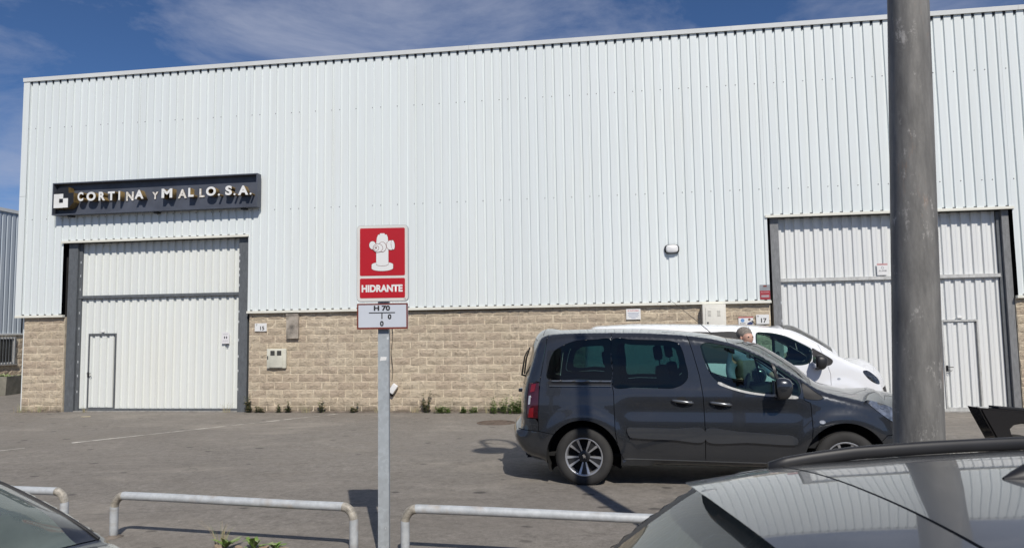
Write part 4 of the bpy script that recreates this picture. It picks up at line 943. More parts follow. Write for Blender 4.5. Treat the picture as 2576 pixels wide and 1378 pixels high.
    def under(s,belt):
        """dark floor, inner linings and wheel wells"""
        b=MB(); x0,x1=s.O[:,0].min()+.12,s.O[:,0].max()-.12
        b.box(x0,x1,-.68,.68,s.zlow+.06,s.zlow+.10); b.build('floor',M['darkin'],s.root)
        O=s.O; lo=np.array([p for p in O if p[1]<belt+.001])
        poly=[(x0+.02,s.zlow+.04),(x1-.02,s.zlow+.04),(x1-.06,min(belt,.75)),(x1-1.0,belt-.03),(x0+.10,belt-.03),(x0,belt-.3)]
        arcs=[]
        for wx in s.wheels: a=np.linspace(0,2*math.pi,25)[:-1]; arcs.append(np.stack([wx+(s.arch+.012)*np.cos(a),s.wr*.98+(s.arch+.012)*np.sin(a)],-1))
        L=np.array(poly)
        # cut arches out of the lining
        P=dense(L,.04); 
        for c_,wx in zip(arcs,s.wheels):
            pass
        pts=[Vector((float(a),float(c))) for a,c in P]; edges=[(i,(i+1)%len(P)) for i in range(len(P))]
        for h in arcs: q=len(pts); pts+=[Vector((float(a),float(c))) for a,c in h]; edges+=[(q+i,q+(i+1)%len(h)) for i in range(len(h))]
        v,e,f,*_=delaunay_2d_cdt(pts,edges,[],0,1e-5); V=np.array([(a.x,a.y) for a in v]); F=np.array([t for t in f if len(t)==3]); C=V[F].mean(1); k=inpoly(C,P)
        for h in arcs: k&=~inpoly(C,h)
        s._panel('inner_lining',V,F[k],M['darkin'],0,-.05,0)
        for wx in s.wheels:
            for sd in (-1,1):
                b=MB(); vs=[];fs=[]; n=20
                for i in range(n+1):
                    a=R(-25+230*i/n); x=wx+(s.arch+.01)*math.cos(a); z=s.wr*.98+(s.arch+.01)*math.sin(a)
                    vs+=[(x,sd*(s.W0(np.array([x]),np.array([z]))[0]-.022),z),(x,sd*.5,z)]
                fs=[(2*i,2*i+1,2*i+3,2*i+2) for i in range(n)]; b.add(vs,fs); m=len(b.v); b.add([(wx,sd*.5,s.wr)]+[vs[2*i+1] for i in range(n+1)],[(0,i+1,i+2) for i in range(n)]); b.build('wheel_well',M['darkin'],s.root)
    def seat(s,x,y,z,w=.5,h=.62,parent=None):
        e=parent or s.root
        bevbox('seat',x,x+.5,y-w/2,y+w/2,z,z+.16,.05,M['seat'],e)
        o=bevbox('seat_back',-.07,.07,-w/2,w/2,0,h,.05,M['seat'],e); o.location=(x+.02,y,z+.12); o.rotation_euler=(0,R(-12),0)
        o=bevbox('headrest',-.05,.05,-.13,.13,0,.17,.04,M['seat'],e); o.location=(x-.13,y,z+.12+h+.05); o.rotation_euler=(0,R(-8),0)
        b=MB()
        for q in (-.06,.06): b.tube([(x-.12,y+q,z+.10+h),(x-.13,y+q,z+.20+h)],.007,6)
        b.build('headrest_posts',M['chrome'],e)
    def wheel(s,x,y,r,w,rimr,style=0,steer=0):
        sd=1 if y>0 else -1
        b=MB(); hw=w/2; b.lathe([(rimr-.012,-hw*.78),(rimr+.004,-hw*.92),(rimr+.03,-hw),(r-.045,-hw*1.0),(r-.018,-hw*.90),(r-.004,-hw*.72),(r,-hw*.4),(r,hw*.4),(r-.004,hw*.72),(r-.018,hw*.90),(r-.045,hw),(rimr+.03,hw),(rimr-.012,hw*.78)],'y',56)
        wl_=b.build('wheel',M['rubber'],s.root,True); wl_.location=(x,y,r); wl_.rotation_euler=(0,random.uniform(0,6),0 if sd<0 else math.pi); 
        wl_.rotation_euler=(0,0,0 if sd<0 else math.pi)
        b=MB(); n=90
        for k in range(n):
            a=2*math.pi*k/n; c_,s_=math.cos(a),math.sin(a)
            for q in (-.62,.62):
                yy=hw*q; tx,tz=-s_,c_; vs=[]
                for (dt,dy,dr) in ((-.006,-hw*.16,.0),(.006,-hw*.16,0),(.006,hw*.16,0),(-.006,hw*.16,0),(-.006,-hw*.16,.006),(.006,-hw*.16,.006),(.006,hw*.16,.006),(-.006,hw*.16,.006)):
                    rr=r-.006+dr; vs.append((rr*c_+tx*dt,yy+dy,rr*s_+tz*dt))
                b.add(vs,[(4,5,6,7),(0,1,5,4),(1,2,6,5),(2,3,7,6),(3,0,4,7)])
        tag(b.build('tread_blocks',M['rubber'],wl_),kind='stuff')
        b=MB(); b.lathe([(rimr,-hw*.80),(rimr-.004,-hw*.86),(rimr-.018,-hw*.80),(rimr-.028,-hw*.45),(rimr-.03,hw*.7)],'y',48); b.build('rim',M['silver'] if style else M['alloydark'],wl_,True)
        b=MB(); b.lathe([(rimr-.03,hw*.15),(.0,hw*.15)],'y',40); b.build('brake_shade',M['darkin'],wl_)
        b=MB(); b.lathe([(0,-hw*.50),(.062,-hw*.49),(.072,-hw*.40),(.072,0)],'y',28); b.build('hub',M['alloydark'],wl_,True)
        if style:
            for k in range(5):
                a=2*math.pi*k/5+R(90)+R(36)
                for q in (-1,1):
                    b=MB(); vs=[]
                    for rr,hwid,dep,lat in ((.062,.007,-hw*.46,.016),(.115,.0105,-hw*.54,.030),(rimr-.010,.0155,-hw*.78,.056)):
                        for sgn in (-1,1):
                            l=q*lat+sgn*hwid
                            vs.append((rr*math.cos(a)-l*math.sin(a),dep,rr*math.sin(a)+l*math.cos(a)))
                            vs.append((rr*math.cos(a)-l*math.sin(a),dep+.03,rr*math.sin(a)+l*math.cos(a)))
                    b.add(vs,[(0,2,6,4),(4,6,10,8),(0,4,5,1),(4,8,9,5),(2,3,7,6),(6,7,11,10)]); b.build('spoke',M['silver'],wl_)
                b=MB(); vs=[]
                for rr,l,dep in ((.055,.012,-hw*.40),(rimr-.014,.042,-hw*.62)):
                    for sgn in (-1,1): vs.append((rr*math.cos(a)-sgn*l*math.sin(a),dep,rr*math.sin(a)+sgn*l*math.cos(a)))
                b.add(vs,[(0,1,3,2)]); b.build('spoke_web',M['alloydark'],wl_,fixn=False)
            b=MB(); b.lathe([(0,-hw*.52),(.036,-hw*.52),(.038,-hw*.49)],'y',24); hc=b.build('hub_cap',M['ink'],wl_)
            em=[(-.012,-.024),(-.004,-.010),(-.016,-.004),(-.014,.006),(-.022,.014),(-.008,.024),(.004,.022),(.006,.012),(.020,.006),(.012,0),(.018,-.022),(.006,-.010)]
            b=MB(); b.prism(em,-hw*.53,-hw*.52); b.build('emblem',M['chrome'],hc)
        return wl_
    def mirror(s,x,y,z,mat,sx=.16,sy=.22,sz=.2):
        for sd in (-1,1):
            bm=bmesh.new(); bmesh.ops.create_uvsphere(bm,u_segments=20,v_segments=12,radius=1)
            for v in bm.verts:
                c=v.co; ex=lambda t:math.copysign(abs(t)**.72,t); c.x,c.y,c.z=ex(c.x),ex(c.y),ex(c.z)
                k=1-.22*max(0,-c.z); v.co=Vector(((c.x*sx/2)*k*(1.0 if c.x>0 else .55),c.y*sy/2,c.z*sz/2))
            me=bpy.data.meshes.new('mirror'); bm.to_mesh(me); bm.free(); o=link('mirror',me,mat,s.root,True); o.location=(x,sd*y,z)
            b=MB(); b.box(-sx*.31,-sx*.285,-sy*.42,sy*.42,-sz*.36,sz*.36); b.build('mirror_glass',M['chrome'],o)
            b=MB(); b.box(-.03,.05,-.16 if sd>0 else .02,-.02 if sd>0 else .16,-sz*.5,-sz*.28); b.build('mirror_arm',M['black'],o)
def rng_smooth(a,b,x): 
    t=np.clip((x-a)/(b-a),0,1); return t*t*(3-2*t)

# ------------------------------------------------------------------ dark people carrier
def W_tepee(x,z):
    w=.912-.110*np.clip((z-1.04)/.68,0,1.2)**1.25-.06*np.clip((.36-z)/.2,0,1)**2-.046*((np.clip(z,.3,1.1)-.62)/.44)**2
    w=w-.20*np.clip((x-2.35)/1.12,0,1)**2.3-.05*np.clip((.1-x)/.85,0,1)**2
    for wx in (0.02,2.75):
        rho=np.hypot(x-wx,(z-.31)*1.0); w=w+.022*(1-rng_smooth(.46,.58,rho))
    w=w-.016*np.exp(-((z-.84)/.10)**2)*(1-rng_smooth(2.2,2.5,x))*rng_smooth(.35,.6,x)
    return w
def r_tepee(x,z): return .075+.085*rng_smooth(-.15,-.55,x)*(1)+.03*rng_smooth(2.6,3.2,x)
out=[(-.44,.245),(-.62,.29),(-.74,.40),(-.79,.52),(-.78,.60),(-.715,.635),(-.70,.80),(-.692,1.0),(-.662,1.16),(-.60,1.36),(-.545,1.56),(-.50,1.645),(-.43,1.678),(-.1,1.694),(.3,1.694),(.75,1.684),(1.15,1.655),(1.45,1.612),(1.70,1.548),(1.92,1.452),(2.15,1.315),(2.40,1.145),(2.56,1.050),(2.80,.985),(3.05,.925),(3.25,.865),(3.42,.775),(3.50,.66),(3.53,.50),(3.50,.36),(3.40,.25),(3.1,.235),(2.0,.235),(.8,.24)]
DV=Car('dark_people_carrier',out,W_tepee,r_tepee,lambda x,z:(.045 if z>1.5 else .03)+(.085*rng_smooth(-.3,-.62,x) if x<0 else 0)+(.09*rng_smooth(1.6,2.0,x)*(1-rng_smooth(2.3,2.7,x)))+(.03*rng_smooth(2.4,2.7,x)*(x<3.2))+(.16*rng_smooth(2.9,3.5,x) if x>2.9 else 0),(0.02,2.75),.318,.415,(-.347,-7.329,.14),R(-4),'dark anthracite five door people carrier parked across the yard','car',.235)
P_=M['paint_van']
rw=catmull([(-.383,1.19),(-.372,1.30),(-.345,1.41),(-.305,1.49),(-.22,1.545),(-.10,1.595),(0,1.612),(.17,1.618),(.338,1.618),(.340,1.40),(.342,1.175),(0,1.182)],True,.03)[0]
mw=catmull([(.362,1.615),(.60,1.612),(.86,1.602),(1.01,1.592),(1.085,1.565),(1.125,1.50),(1.155,1.37),(1.178,1.25),(1.172,1.185),(1.12,1.125),(1.02,1.083),(.85,1.082),(.6,1.088),(.372,1.095),(.365,1.3)],True,.03)[0]
fw2=catmull([(1.33,1.545),(1.38,1.568),(1.50,1.553),(1.70,1.510),(1.85,1.455),(2.0,1.380),(2.13,1.292),(2.26,1.197),(2.315,1.14),(2.328,1.04),(2.295,.998),(2.12,1.008),(1.956,1.027),(1.783,1.055),(1.616,1.102),(1.50,1.152),(1.424,1.232),(1.375,1.35),(1.338,1.47)],True,.03)[0]
tri=catmull([(2.355,1.135),(2.40,1.105),(2.47,1.045),(2.545,.985),(2.52,.968),(2.42,.968),(2.365,.985),(2.352,1.06)],True,.02)[0]
tail_x=[(-.385,1.75),(-.405,1.54),(-.462,1.197),(-.47,1.14),(-.487,.735),(-.485,.60)]
q_seam=[(.352,1.75),(.352,1.1),(.368,1.036),(.372,.843),(.380,.60),(.417,.406),(.462,.315),(.462,.2)]
d_seam=[(1.165,1.75),(1.185,1.65),(1.237,1.485),(1.303,1.214),(1.333,.985),(1.340,.65),(1.334,.30)]
f_seam=[(2.335,1.30),(2.345,1.10),(2.36,.96),(2.42,.93),(2.424,.86),(2.424,.666),(2.40,.46),(2.38,.30)]
BIG=3.0
reg=[('tail_lamp',[(-.605,1.13),(-.476,1.14),(-.482,.95),(-.489,.74),(-.625,.74),(-.622,.95)],M['lens_red']),
 ('rear_bumper',[(-1,.625),(-.485,.600),(-.24,.560),(-.24,.20),(-1,.20)],P_),
 ('tailgate_side',[(-1,1.9)]+tail_x+[(-1,.60)],P_),
 ('sill',[(.30,.318),(2.39,.298),(2.39,.15),(.30,.15)],P_),
 ('quarter_panel',[(-.6,1.9)]+tail_x+[(-.24,.56),(-.24,.15)]+q_seam[::-1]+[(.352,1.9)],P_),
 ('sliding_door',[(.352,1.9)]+q_seam+d_seam[::-1]+[(1.165,1.9)],P_),
 ('front_door',[(1.165,1.9)]+d_seam+f_seam[::-1]+[(2.335,1.9)],P_),
 ('front_bumper',[(3.16,.60),(3.9,.62),(3.9,.1),(3.0,.1),(3.0,.45)],P_),
 ('front_wing',[(2.335,1.9)]+f_seam+[(2.38,.1),(3.9,.1),(3.9,1.9)],P_)]
DV.side(reg,[rw,mw,fw2,tri],P_,step=.042)
DV.under(1.06)
for w_ in (rw,): DV.window(w_,M['glass_dark'],inner=catmull([(-.285,1.235),(-.27,1.38),(-.235,1.45),(-.12,1.515),(0,1.54),(.13,1.545),(.255,1.54),(.262,1.40),(.265,1.235),(0,1.232)],True,.03)[0])
DV.window(mw,M['glass_dark'],inner=catmull([(.425,1.56),(.60,1.555),(.86,1.545),(.98,1.535),(1.055,1.50),(1.09,1.40),(1.115,1.27),(1.11,1.215),(1.06,1.165),(.98,1.135),(.8,1.13),(.6,1.135),(.43,1.14),(.423,1.3)],True,.03)[0])
DV.window(fw2,M['glass'],.018); DV.patch('window',tri,M['frit'],-.004,thick=.02)
b_=DV
# quarter divider of the front door glass, belt trims, moulding, sliding rail
DV.patch('window_divider',[(2.055,1.352),(2.085,1.330),(2.165,1.01),(2.13,1.008)],M['black'],.002,thick=.02)
DV.patch('belt_trim',catmull([(1.50,1.150),(1.616,1.100),(1.783,1.053),(1.956,1.025),(2.30,.996),(2.30,.978),(1.956,1.005),(1.783,1.030),(1.61,1.078),(1.49,1.130)],True,.05)[0],M['steel_l'],.003,thick=.01)
DV.patch('sliding_rail',rrect(-.375,.345,1.112,1.165,.022),M['ink'],.003,thick=.012)
DV.patch('rail_lip',[(-.33,1.152),(.345,1.150),(.345,1.166),(-.33,1.168)],M['paint_handle'],.022,thick=.012)
DV.patch('rail_lip',[(-.36,1.100),(.345,1.100),(.345,1.110),(-.36,1.110)],M['paint_handle'],.020,thick=.012)
DV.patch('door_moulding',catmull([(.512,.652),(.60,.658),(1.0,.652),(1.325,.647),(1.327,.525),(1.0,.532),(.62,.545),(.54,.556),(.515,.60)],True,.04)[0],M['paint_mould'],.024,thick=.035,step=.03)
DV.patch('door_moulding',catmull([(1.348,.646),(1.7,.628),(2.10,.604),(2.23,.59),(2.272,.555),(2.262,.508),(2.2,.500),(1.8,.516),(1.350,.526)],True,.04)[0],M['paint_mould'],.024,thick=.035,step=.03)
for hx,hz_ in ((1.02,.945),(1.42,.925)):
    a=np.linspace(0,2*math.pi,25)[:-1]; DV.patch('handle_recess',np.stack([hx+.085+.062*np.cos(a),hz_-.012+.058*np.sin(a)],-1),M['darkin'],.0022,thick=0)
    for sd in (-1,1):
        bb_=MB(); pp=[]
        for u in np.linspace(0,1,9):
            X_=hx-.02+.225*u; Z_=hz_+.008-.028*u; pp.append((X_,sd*(DV.W(np.array([[X_,Z_]]))[0]+.012+.022*math.sin(math.pi*u)**.5),Z_))
        bb_.tube(pp,[.012,.015,.017,.018,.018,.018,.017,.015,.012],10); bb_.build('door_handle',M['paint_handle'],DV.root,True)
a=np.linspace(0,2*math.pi,21)[:-1]; DV.patch('side_indicator',np.stack([2.52+.030*np.cos(a),.741+.018*np.sin(a)],-1),M['lens_clear'],.008,thick=.01)
DV.patch('lamp_white',[(-.600,.99),(-.575,.995),(-.582,.90),(-.608,.89)],M['lens_clear'],.006,thick=.008); DV.patch('lamp_orange',[(-.57,1.12),(-.515,1.125),(-.535,1.04),(-.585,1.03)],M['lens_mid'],.005,thick=.008); DV.patch('lamp_orange',[(-.595,.85),(-.54,.86),(-.545,.75),(-.605,.75)],M['lens_mid'],.005,thick=.008)
DV.patch('headlamp',catmull([(2.98,.955),(3.12,.925),(3.28,.855),(3.38,.775),(3.36,.70),(3.26,.72),(3.10,.83)],True,.04)[0],M['headlamp'],.006,thick=.02)
i_b=DV.near(-.78,.60); i_t0=DV.near(-.675,1.10); i_t1=DV.near(-.53,1.60); i_r0=DV.near(-.47,1.68); i_r1=DV.near(1.62,1.572); i_w1=DV.near(2.45,1.11); i_h1=DV.near(3.36,.81); i_f1=DV.near(3.45,.29)
DV.strip('rear_bumper',DV.near(-.44,.245),i_b,P_); DV.strip('tailgate',i_b,i_t0,P_)
DV.strip('rear_window',i_t0,i_t1,M['glass_dark'],-.90,.90); DV.strip('tailgate_pillar',i_t0,i_t1,P_,-1,-.90,3); DV.strip('tailgate_pillar',i_t0,i_t1,P_,.90,1,3); DV.strip('tailgate_top',i_t1,i_r0,P_)
DV.strip('roof',i_r0,i_r1,P_,ny=22); DV.strip('windscreen',i_r1,i_w1,M['glass'],-.93,.93); DV.strip('windscreen_pillar',i_r1,i_w1,P_,-1,-.93,2); DV.strip('windscreen_pillar',i_r1,i_w1,P_,.93,1,2)
DV.strip('bonnet',i_w1,i_h1,P_); i_g0=DV.near(3.51,.62); i_g1=DV.near(3.525,.44); DV.strip('front_panel',i_h1,i_g0,P_); DV.strip('grille',i_g0,i_g1,M['ink'],-.72,.72,off=-.004); DV.strip('bumper_corner',i_g0,i_g1,P_,-1,-.72,3); DV.strip('bumper_corner',i_g0,i_g1,P_,.72,1,3); DV.strip('front_bumper',i_g1,i_f1,P_)
bevbox('number_plate',3.68,3.70,-.26,.26,.46,.57,.004,M['letter'],DV.root)
for x in (.02,2.75):
    for y in (-.775,.775): DV.wheel(x,y,.318,.20,.215,1)
DV.patch('sill_trim',[(.47,.312),(2.38,.290),(2.38,.300),(.47,.322)],M['paint_handle'],.006,thick=.01)
DV.mirror(2.115,1.0,1.09,P_,.24,.20,.23)
# rear wiper, tailgate handle, aerial, number plate
b=MB(); b.tube([(-.735,-.34,1.19),(-.765,-.40,1.20),(-.700,-.54,1.42),(-.655,-.58,1.50)],[.014,.012,.009,.006],8); b.tube([(-.725,-.44,1.22),(-.680,-.54,1.40),(-.625,-.60,1.53)],.010,6); b.build('rear_wiper',M['black'],DV.root)
bevbox('tailgate_handle',-.835,-.74,-.30,.30,.985,1.03,.015,P_,DV.root)
b=MB(); b.tube([(1.50,-.05,1.66),(1.28,-.05,1.86),(1.02,-.05,2.08)],[.006,.004,.002],6); b.build('aerial',M['black'],DV.root)
# inside
for y in (-.40,.40): DV.seat(1.00 if y<0 else 1.12,y,.54,.54,.66)
for y in (-.52,0,.52): DV.seat(.42,y,.55,.46,.60)
b=MB(); b.prism([(1.95,.45),(2.5,.45),(2.5,.99),(2.2,1.04),(1.98,.98)],-.78,.78); b.build('dashboard',M['seat'],DV.root)
b=MB(); n=24; b.tube([(1.90+.05*math.cos(2*math.pi*i/n),.40+.185*math.sin(2*math.pi*i/n),.98+.175*math.cos(2*math.pi*i/n)) for i in range(n+1)],.016,8,caps=False); b.tube([(1.90,.40,.98),(2.05,.40,.88)],.03,8); b.tube([(1.90,.22,.98),(1.90,.58,.98)],.014,6); b.build('steering_wheel',M['seat'],DV.root)
for y in (-.70,.70):
    for x,z1 in ((1.27,1.60),(.36,1.62)): b=MB(); b.tube([(x+.06,y*1.1,1.0),(x-.03,y*1.02,1.4),(x-.08,y*.95,z1)],.045,8); b.build('inner_pillar',M['seat'],DV.root)
b=MB(); b.add([(x,y,z-.035) for x,z in ((-.5,1.655),(.3,1.69),(1.0,1.665),(1.55,1.58)) for y in (-.62,.62)],[(0,1,3,2),(2,3,5,4),(4,5,7,6)]); b.build('headlining',M['seat'],DV.root,fixn=False)
b=MB(); b.box(1.68,1.70,-.62,-.12,1.44,1.55); b.build('sun_visor',M['seat'],DV.root); b=MB(); b.box(1.68,1.70,.12,.62,1.44,1.55); b.build('sun_visor',M['seat'],DV.root)
b=MB(); b.box(1.90,1.93,-.12,.12,1.37,1.43); b.build('inner_mirror',M['black'],DV.root)

# ------------------------------------------------------------------ white delivery van by the wall
def W_exp(x,z):
    w=.94-.16*np.clip((z-1.10)/.75,0,1.2)**1.4-.05*np.clip((.4-z)/.2,0,1)**2-.025*((np.clip(z,.3,1.2)-.7)/.5)**2
    return w-.24*np.clip((x-3.35)/1.3,0,1)**2.2-.03*np.clip((-.1-x)/.8,0,1)**2+.02*(1-rng_smooth(.48,.6,np.hypot(x-3.72,z-.33)))
ox=.18      # world x of the rear axle
wo=[(-.66,.30),(-.78,.42),(-.80,.6),(-.77,1.0),(-.74,1.4),(-.70,1.72),(-.62,1.85),(-.3,1.885),(.4,1.90),(1.2,1.885),(2.0,1.862),(2.55,1.838),(2.85,1.795),(3.05,1.725),(3.25,1.615),(3.45,1.495),(3.60,1.39),(3.70,1.325),(3.92,1.215),(4.12,1.135),(4.31,1.05),(4.43,.92),(4.51,.70),(4.53,.5),(4.49,.34),(4.36,.27),(3.5,.26),(1.8,.27),(.5,.28)]
WV=Car('white_van',wo,W_exp,lambda x,z:.085+.04*rng_smooth(3.6,4.3,x),lambda x,z:.045+(.12*rng_smooth(2.7,3.1,x) if 2.7<x<3.75 else 0)+(.16*rng_smooth(3.8,4.5,x) if x>3.8 else 0),(0.0,3.275),.335,.42,(ox,-2.06,.025),0,'white delivery van parked along the wall behind the dark people carrier','van',.27)
PW=M['paint_white']
sh=-ox
cabw=catmull([(2.335,1.70),(2.36,1.748),(2.50,1.748),(2.64,1.732),(2.84,1.678),(3.035,1.583),(3.22,1.478),(3.265,1.44),(3.27,1.33),(3.23,1.215),(3.10,1.165),(2.85,1.170),(2.45,1.178),(2.36,1.20),(2.335,1.4)],True,.03)[0]
ctri=catmull([(3.285,1.455),(3.36,1.41),(3.50,1.325),(3.61,1.235),(3.58,1.17),(3.5,1.145),(3.36,1.145),(3.295,1.19),(3.283,1.32)],True,.03)[0]
midw=catmull([(1.05,1.72),(1.6,1.765),(2.0,1.76),(2.06,1.72),(2.05,1.3),(2.0,1.22),(1.5,1.21),(1.1,1.22),(1.04,1.3)],True,.04)[0]
dsm=[(2.22,2),(2.24,1.7),(2.26,1.2),(2.30,.75),(2.36,.35),(2.36,.1)]; fsm=[(3.30,2),(3.40,1.5),(3.52,1.13),(3.555,1.0),(3.55,.82),(3.42,.6),(3.3,.4),(3.3,.1)]
WV.side([('cab_door',dsm+fsm[::-1],PW),('front_bumper',[(4.05,.62),(5,.66),(5,.1),(3.7,.1),(3.9,.4)],M['black']),('front_wing',fsm+[(5,.1),(5,2)],PW),('side_panel',[(-2,2.2)]+dsm+[(-2,.1)],PW)],[cabw,ctri,midw],PW)
WV.under(1.12); WV.window(cabw,M['glass'],.02); WV.patch('quarter_window',ctri,M['frit'],-.004,thick=.02); WV.patch('side_window',midw,M['frit'],-.004,thick=.02)
a=np.linspace(0,2*math.pi,21)[:-1]; WV.patch('side_indicator',np.stack([3.69+.028*np.cos(a),.92+.018*np.sin(a)],-1),M['lens_clear'],.008,thick=.01)
WV.patch('headlamp',catmull([(4.12,1.045),(4.20,1.055),(4.31,.985),(4.405,.885),(4.41,.815),(4.33,.83),(4.2,.92)],True,.03)[0],M['headlamp_w'],.006,thick=.02)
i0=WV.near(-.62,1.85); i1=WV.near(2.85,1.795); i2=WV.near(3.66,1.35); i3=WV.near(4.36,1.0); i4=WV.near(4.45,.31)
WV.strip('rear_doors',WV.near(-.66,.30),i0,PW); WV.strip('roof',i0,i1,PW); WV.strip('windscreen',i1,i2,M['glass'],-.92,.92); WV.strip('windscreen_pillar',i1,i2,PW,-1,-.92,2); WV.strip('windscreen_pillar',i1,i2,PW,.92,1,2); WV.strip('bonnet',i2,i3,PW); WV.strip('bonnet_front',i3,WV.near(4.50,.74),PW); WV.strip('grille',WV.near(4.50,.74),i4,M['black'])
for x in (0,3.275):
    for y in (-.80,.80): WV.wheel(x,y,.335,.215,.21,0)
WV.mirror(3.335,1.075,1.215,M['black'],.27,.24,.26)
for y in (-.45,.45): WV.seat(2.25,y,.75,.5,.66)
b=MB(); b.prism([(2.95,.55),(3.6,.55),(3.6,1.14),(3.2,1.20),(2.98,1.10)],-.80,.80); b.build('dashboard',M['seat'],WV.root)
b=MB(); b.box(2.16,2.19,-.80,.80,.4,1.78); b.build('bulkhead',M['steel'],WV.root)
b=MB(); n=24; b.tube([(2.92+.06*math.cos(2*math.pi*i/n),.45+.19*math.sin(2*math.pi*i/n),1.18+.17*math.cos(2*math.pi*i/n)) for i in range(n+1)],.015,8,caps=False); b.build('steering_wheel',M['seat'],WV.root)
b=MB(); b.box(2.78,2.80,-.14,.14,1.60,1.67); b.tube([(2.79,-.06,1.60),(2.80,-.06,1.46),(2.80,-.05,1.30)],.016,6); b.build('inner_mirror',M['seat'],WV.root)

# ------------------------------------------------------------------ near grey hatchback (we look over its roof)
def W_hat(x,z):
    return .90-.27*np.clip((z-.93)/.52,0,1.25)**1.25-.05*np.clip((.36-z)/.2,0,1)**2-.03*((np.clip(z,.3,.95)-.6)/.4)**2-.22*np.clip((x-3.2)/1.1,0,1)**2.2-.05*np.clip((.35-x)/.6,0,1)**2
go=[(.05,.26),(-.15,.32),(-.24,.45),(-.25,.60),(-.21,.78),(-.14,.95),(.0,1.095),(.125,1.20),(.27,1.32),(.40,1.41),(.50,1.447),(.64,1.467),(.85,1.484),(1.2,1.501),(1.6,1.506),(2.0,1.488),(2.30,1.44),(2.55,1.36),(2.85,1.18),(3.15,1.02),(3.35,.965),(3.8,.89),(4.1,.79),(4.25,.62),(4.28,.45),(4.2,.30),(4.0,.22),(2.5,.20),(1.2,.22)]
GH=R(11); 
GC=Car('grey_hatchback',go,W_hat,lambda x,z:.07+.05*rng_smooth(.4,.0,x),lambda x,z:.038+(.09*rng_smooth(.3,-.1,x) if x<.3 else 0)+(.10*rng_smooth(2.3,2.6,x) if x>2.3 else 0),(.72,3.32),.315,.36,(-.03,-14.56,-.03),GH,'grey metallic hatchback in the foreground, seen over its shiny roof','car',.22)
PG=M['paint_grey']
gsw=catmull([(.60,1.06),(.62,1.16),(.74,1.28),(.90,1.35),(1.3,1.395),(1.8,1.395),(2.2,1.345),(2.5,1.225),(2.80,1.035),(2.82,.985),(2.6,.965),(1.6,.965),(.75,1.0)],True,.04)[0]
gd=[(1.45,2),(1.42,1.3),(1.5,.6),(1.5,.1)]; gf=[(2.75,2),(2.86,1.0),(2.86,.6),(2.7,.1)]
GC.side([('rear_wing',[(-1,2)]+gd+[(-1,.1)],PG),('door',gd+gf[::-1],PG),('front_wing',gf+[(6,.1),(6,2)],PG)],[gsw],PG)
GC.under(.95); GC.window(gsw,M['glass_near'],.03)
for x in (.72,3.32):
    for y in (-.775,.775): GC.wheel(x,y,.315,.20,.205,0)
j0=GC.near(-.14,.95); j1=GC.near(.42,1.42); j2=GC.near(.635,1.466); j3=GC.near(2.30,1.43); j4=GC.near(3.2,1.005); j5=GC.near(4.2,.70); j6=GC.near(4.15,.27)
GC.strip('tailgate',GC.near(.05,.26),j0,PG); GC.strip('rear_window',j0,j1,M['glass_near'],-.90,.90,gap=.002); GC.strip('tailgate_pillar',j0,j1,M['ink'],-1,-.90,3); GC.strip('tailgate_pillar',j0,j1,M['ink'],.90,1,3)
GC.strip('roof',j2,j3,PG,ny=28,gap=.006); GC.strip('tailgate_header',j1,j2,M['rubber'],off=-.02)
GC.strip('windscreen',j3,j4,M['glass_near'],-.93,.93); GC.strip('windscreen_pillar',j3,j4,PG,-1,-.93,2); GC.strip('windscreen_pillar',j3,j4,PG,.93,1,2); GC.strip('bonnet',j4,j5,PG); GC.strip('front_bumper',j5,j6,PG)
# spoiler: top skin, lip and underside
nu,nv=28,9; vs=[];fs=[]
Oj=GC.O[j2]; Wj=GC.W(GC.O[j2:j2+1])[0]
for s_ in (0,1):
    for v_ in range(nv+1):
        for u_ in range(nu+1):
            u=-1+2*u_/nu; v=v_/nv; tipx=.315-.035*(1-abs(u)**2)+.04*abs(u)**10; rootx=Oj[0]-.007; x=rootx+(tipx-rootx)*v; hw=Wj*(1.0-.02*v)
            z=Oj[1]+.038*(1-abs(u)**2.2)-.022*v-.008*v*v-.006*abs(u)**6*v
            if s_: z-=.010+.045*(1-v)**.8*(1-.3*abs(u)**4); x+=.012*(v)
            vs.append((x,u*hw,z))
n=nu+1; off_=n*(nv+1)
for v_ in range(nv):
    for u_ in range(nu): a=v_*n+u_; fs.append((a,a+n,a+n+1,a+1)); fs.append((off_+a,off_+a+1,off_+a+n+1,off_+a+n))
for u_ in range(nu): a=nv*n+u_; fs.append((a,off_+a,off_+a+1,a+1)); a=u_; fs.append((a,a+1,off_+a+1,off_+a))
for v_ in range(nv):
    for u_ in (0,nu): a=v_*n+u_; fs.append((a,a+n,off_+a+n,off_+a))
me=bpy.data.meshes.new('spoiler'); me.from_pydata(vs,[],fs); bm=bmesh.new(); bm.from_mesh(me); bmesh.ops.recalc_face_normals(bm,faces=bm.faces); bm.to_mesh(me); bm.free(); sp=link('spoiler',me,PG,GC.root,True); set_smooth_angle(sp,35)
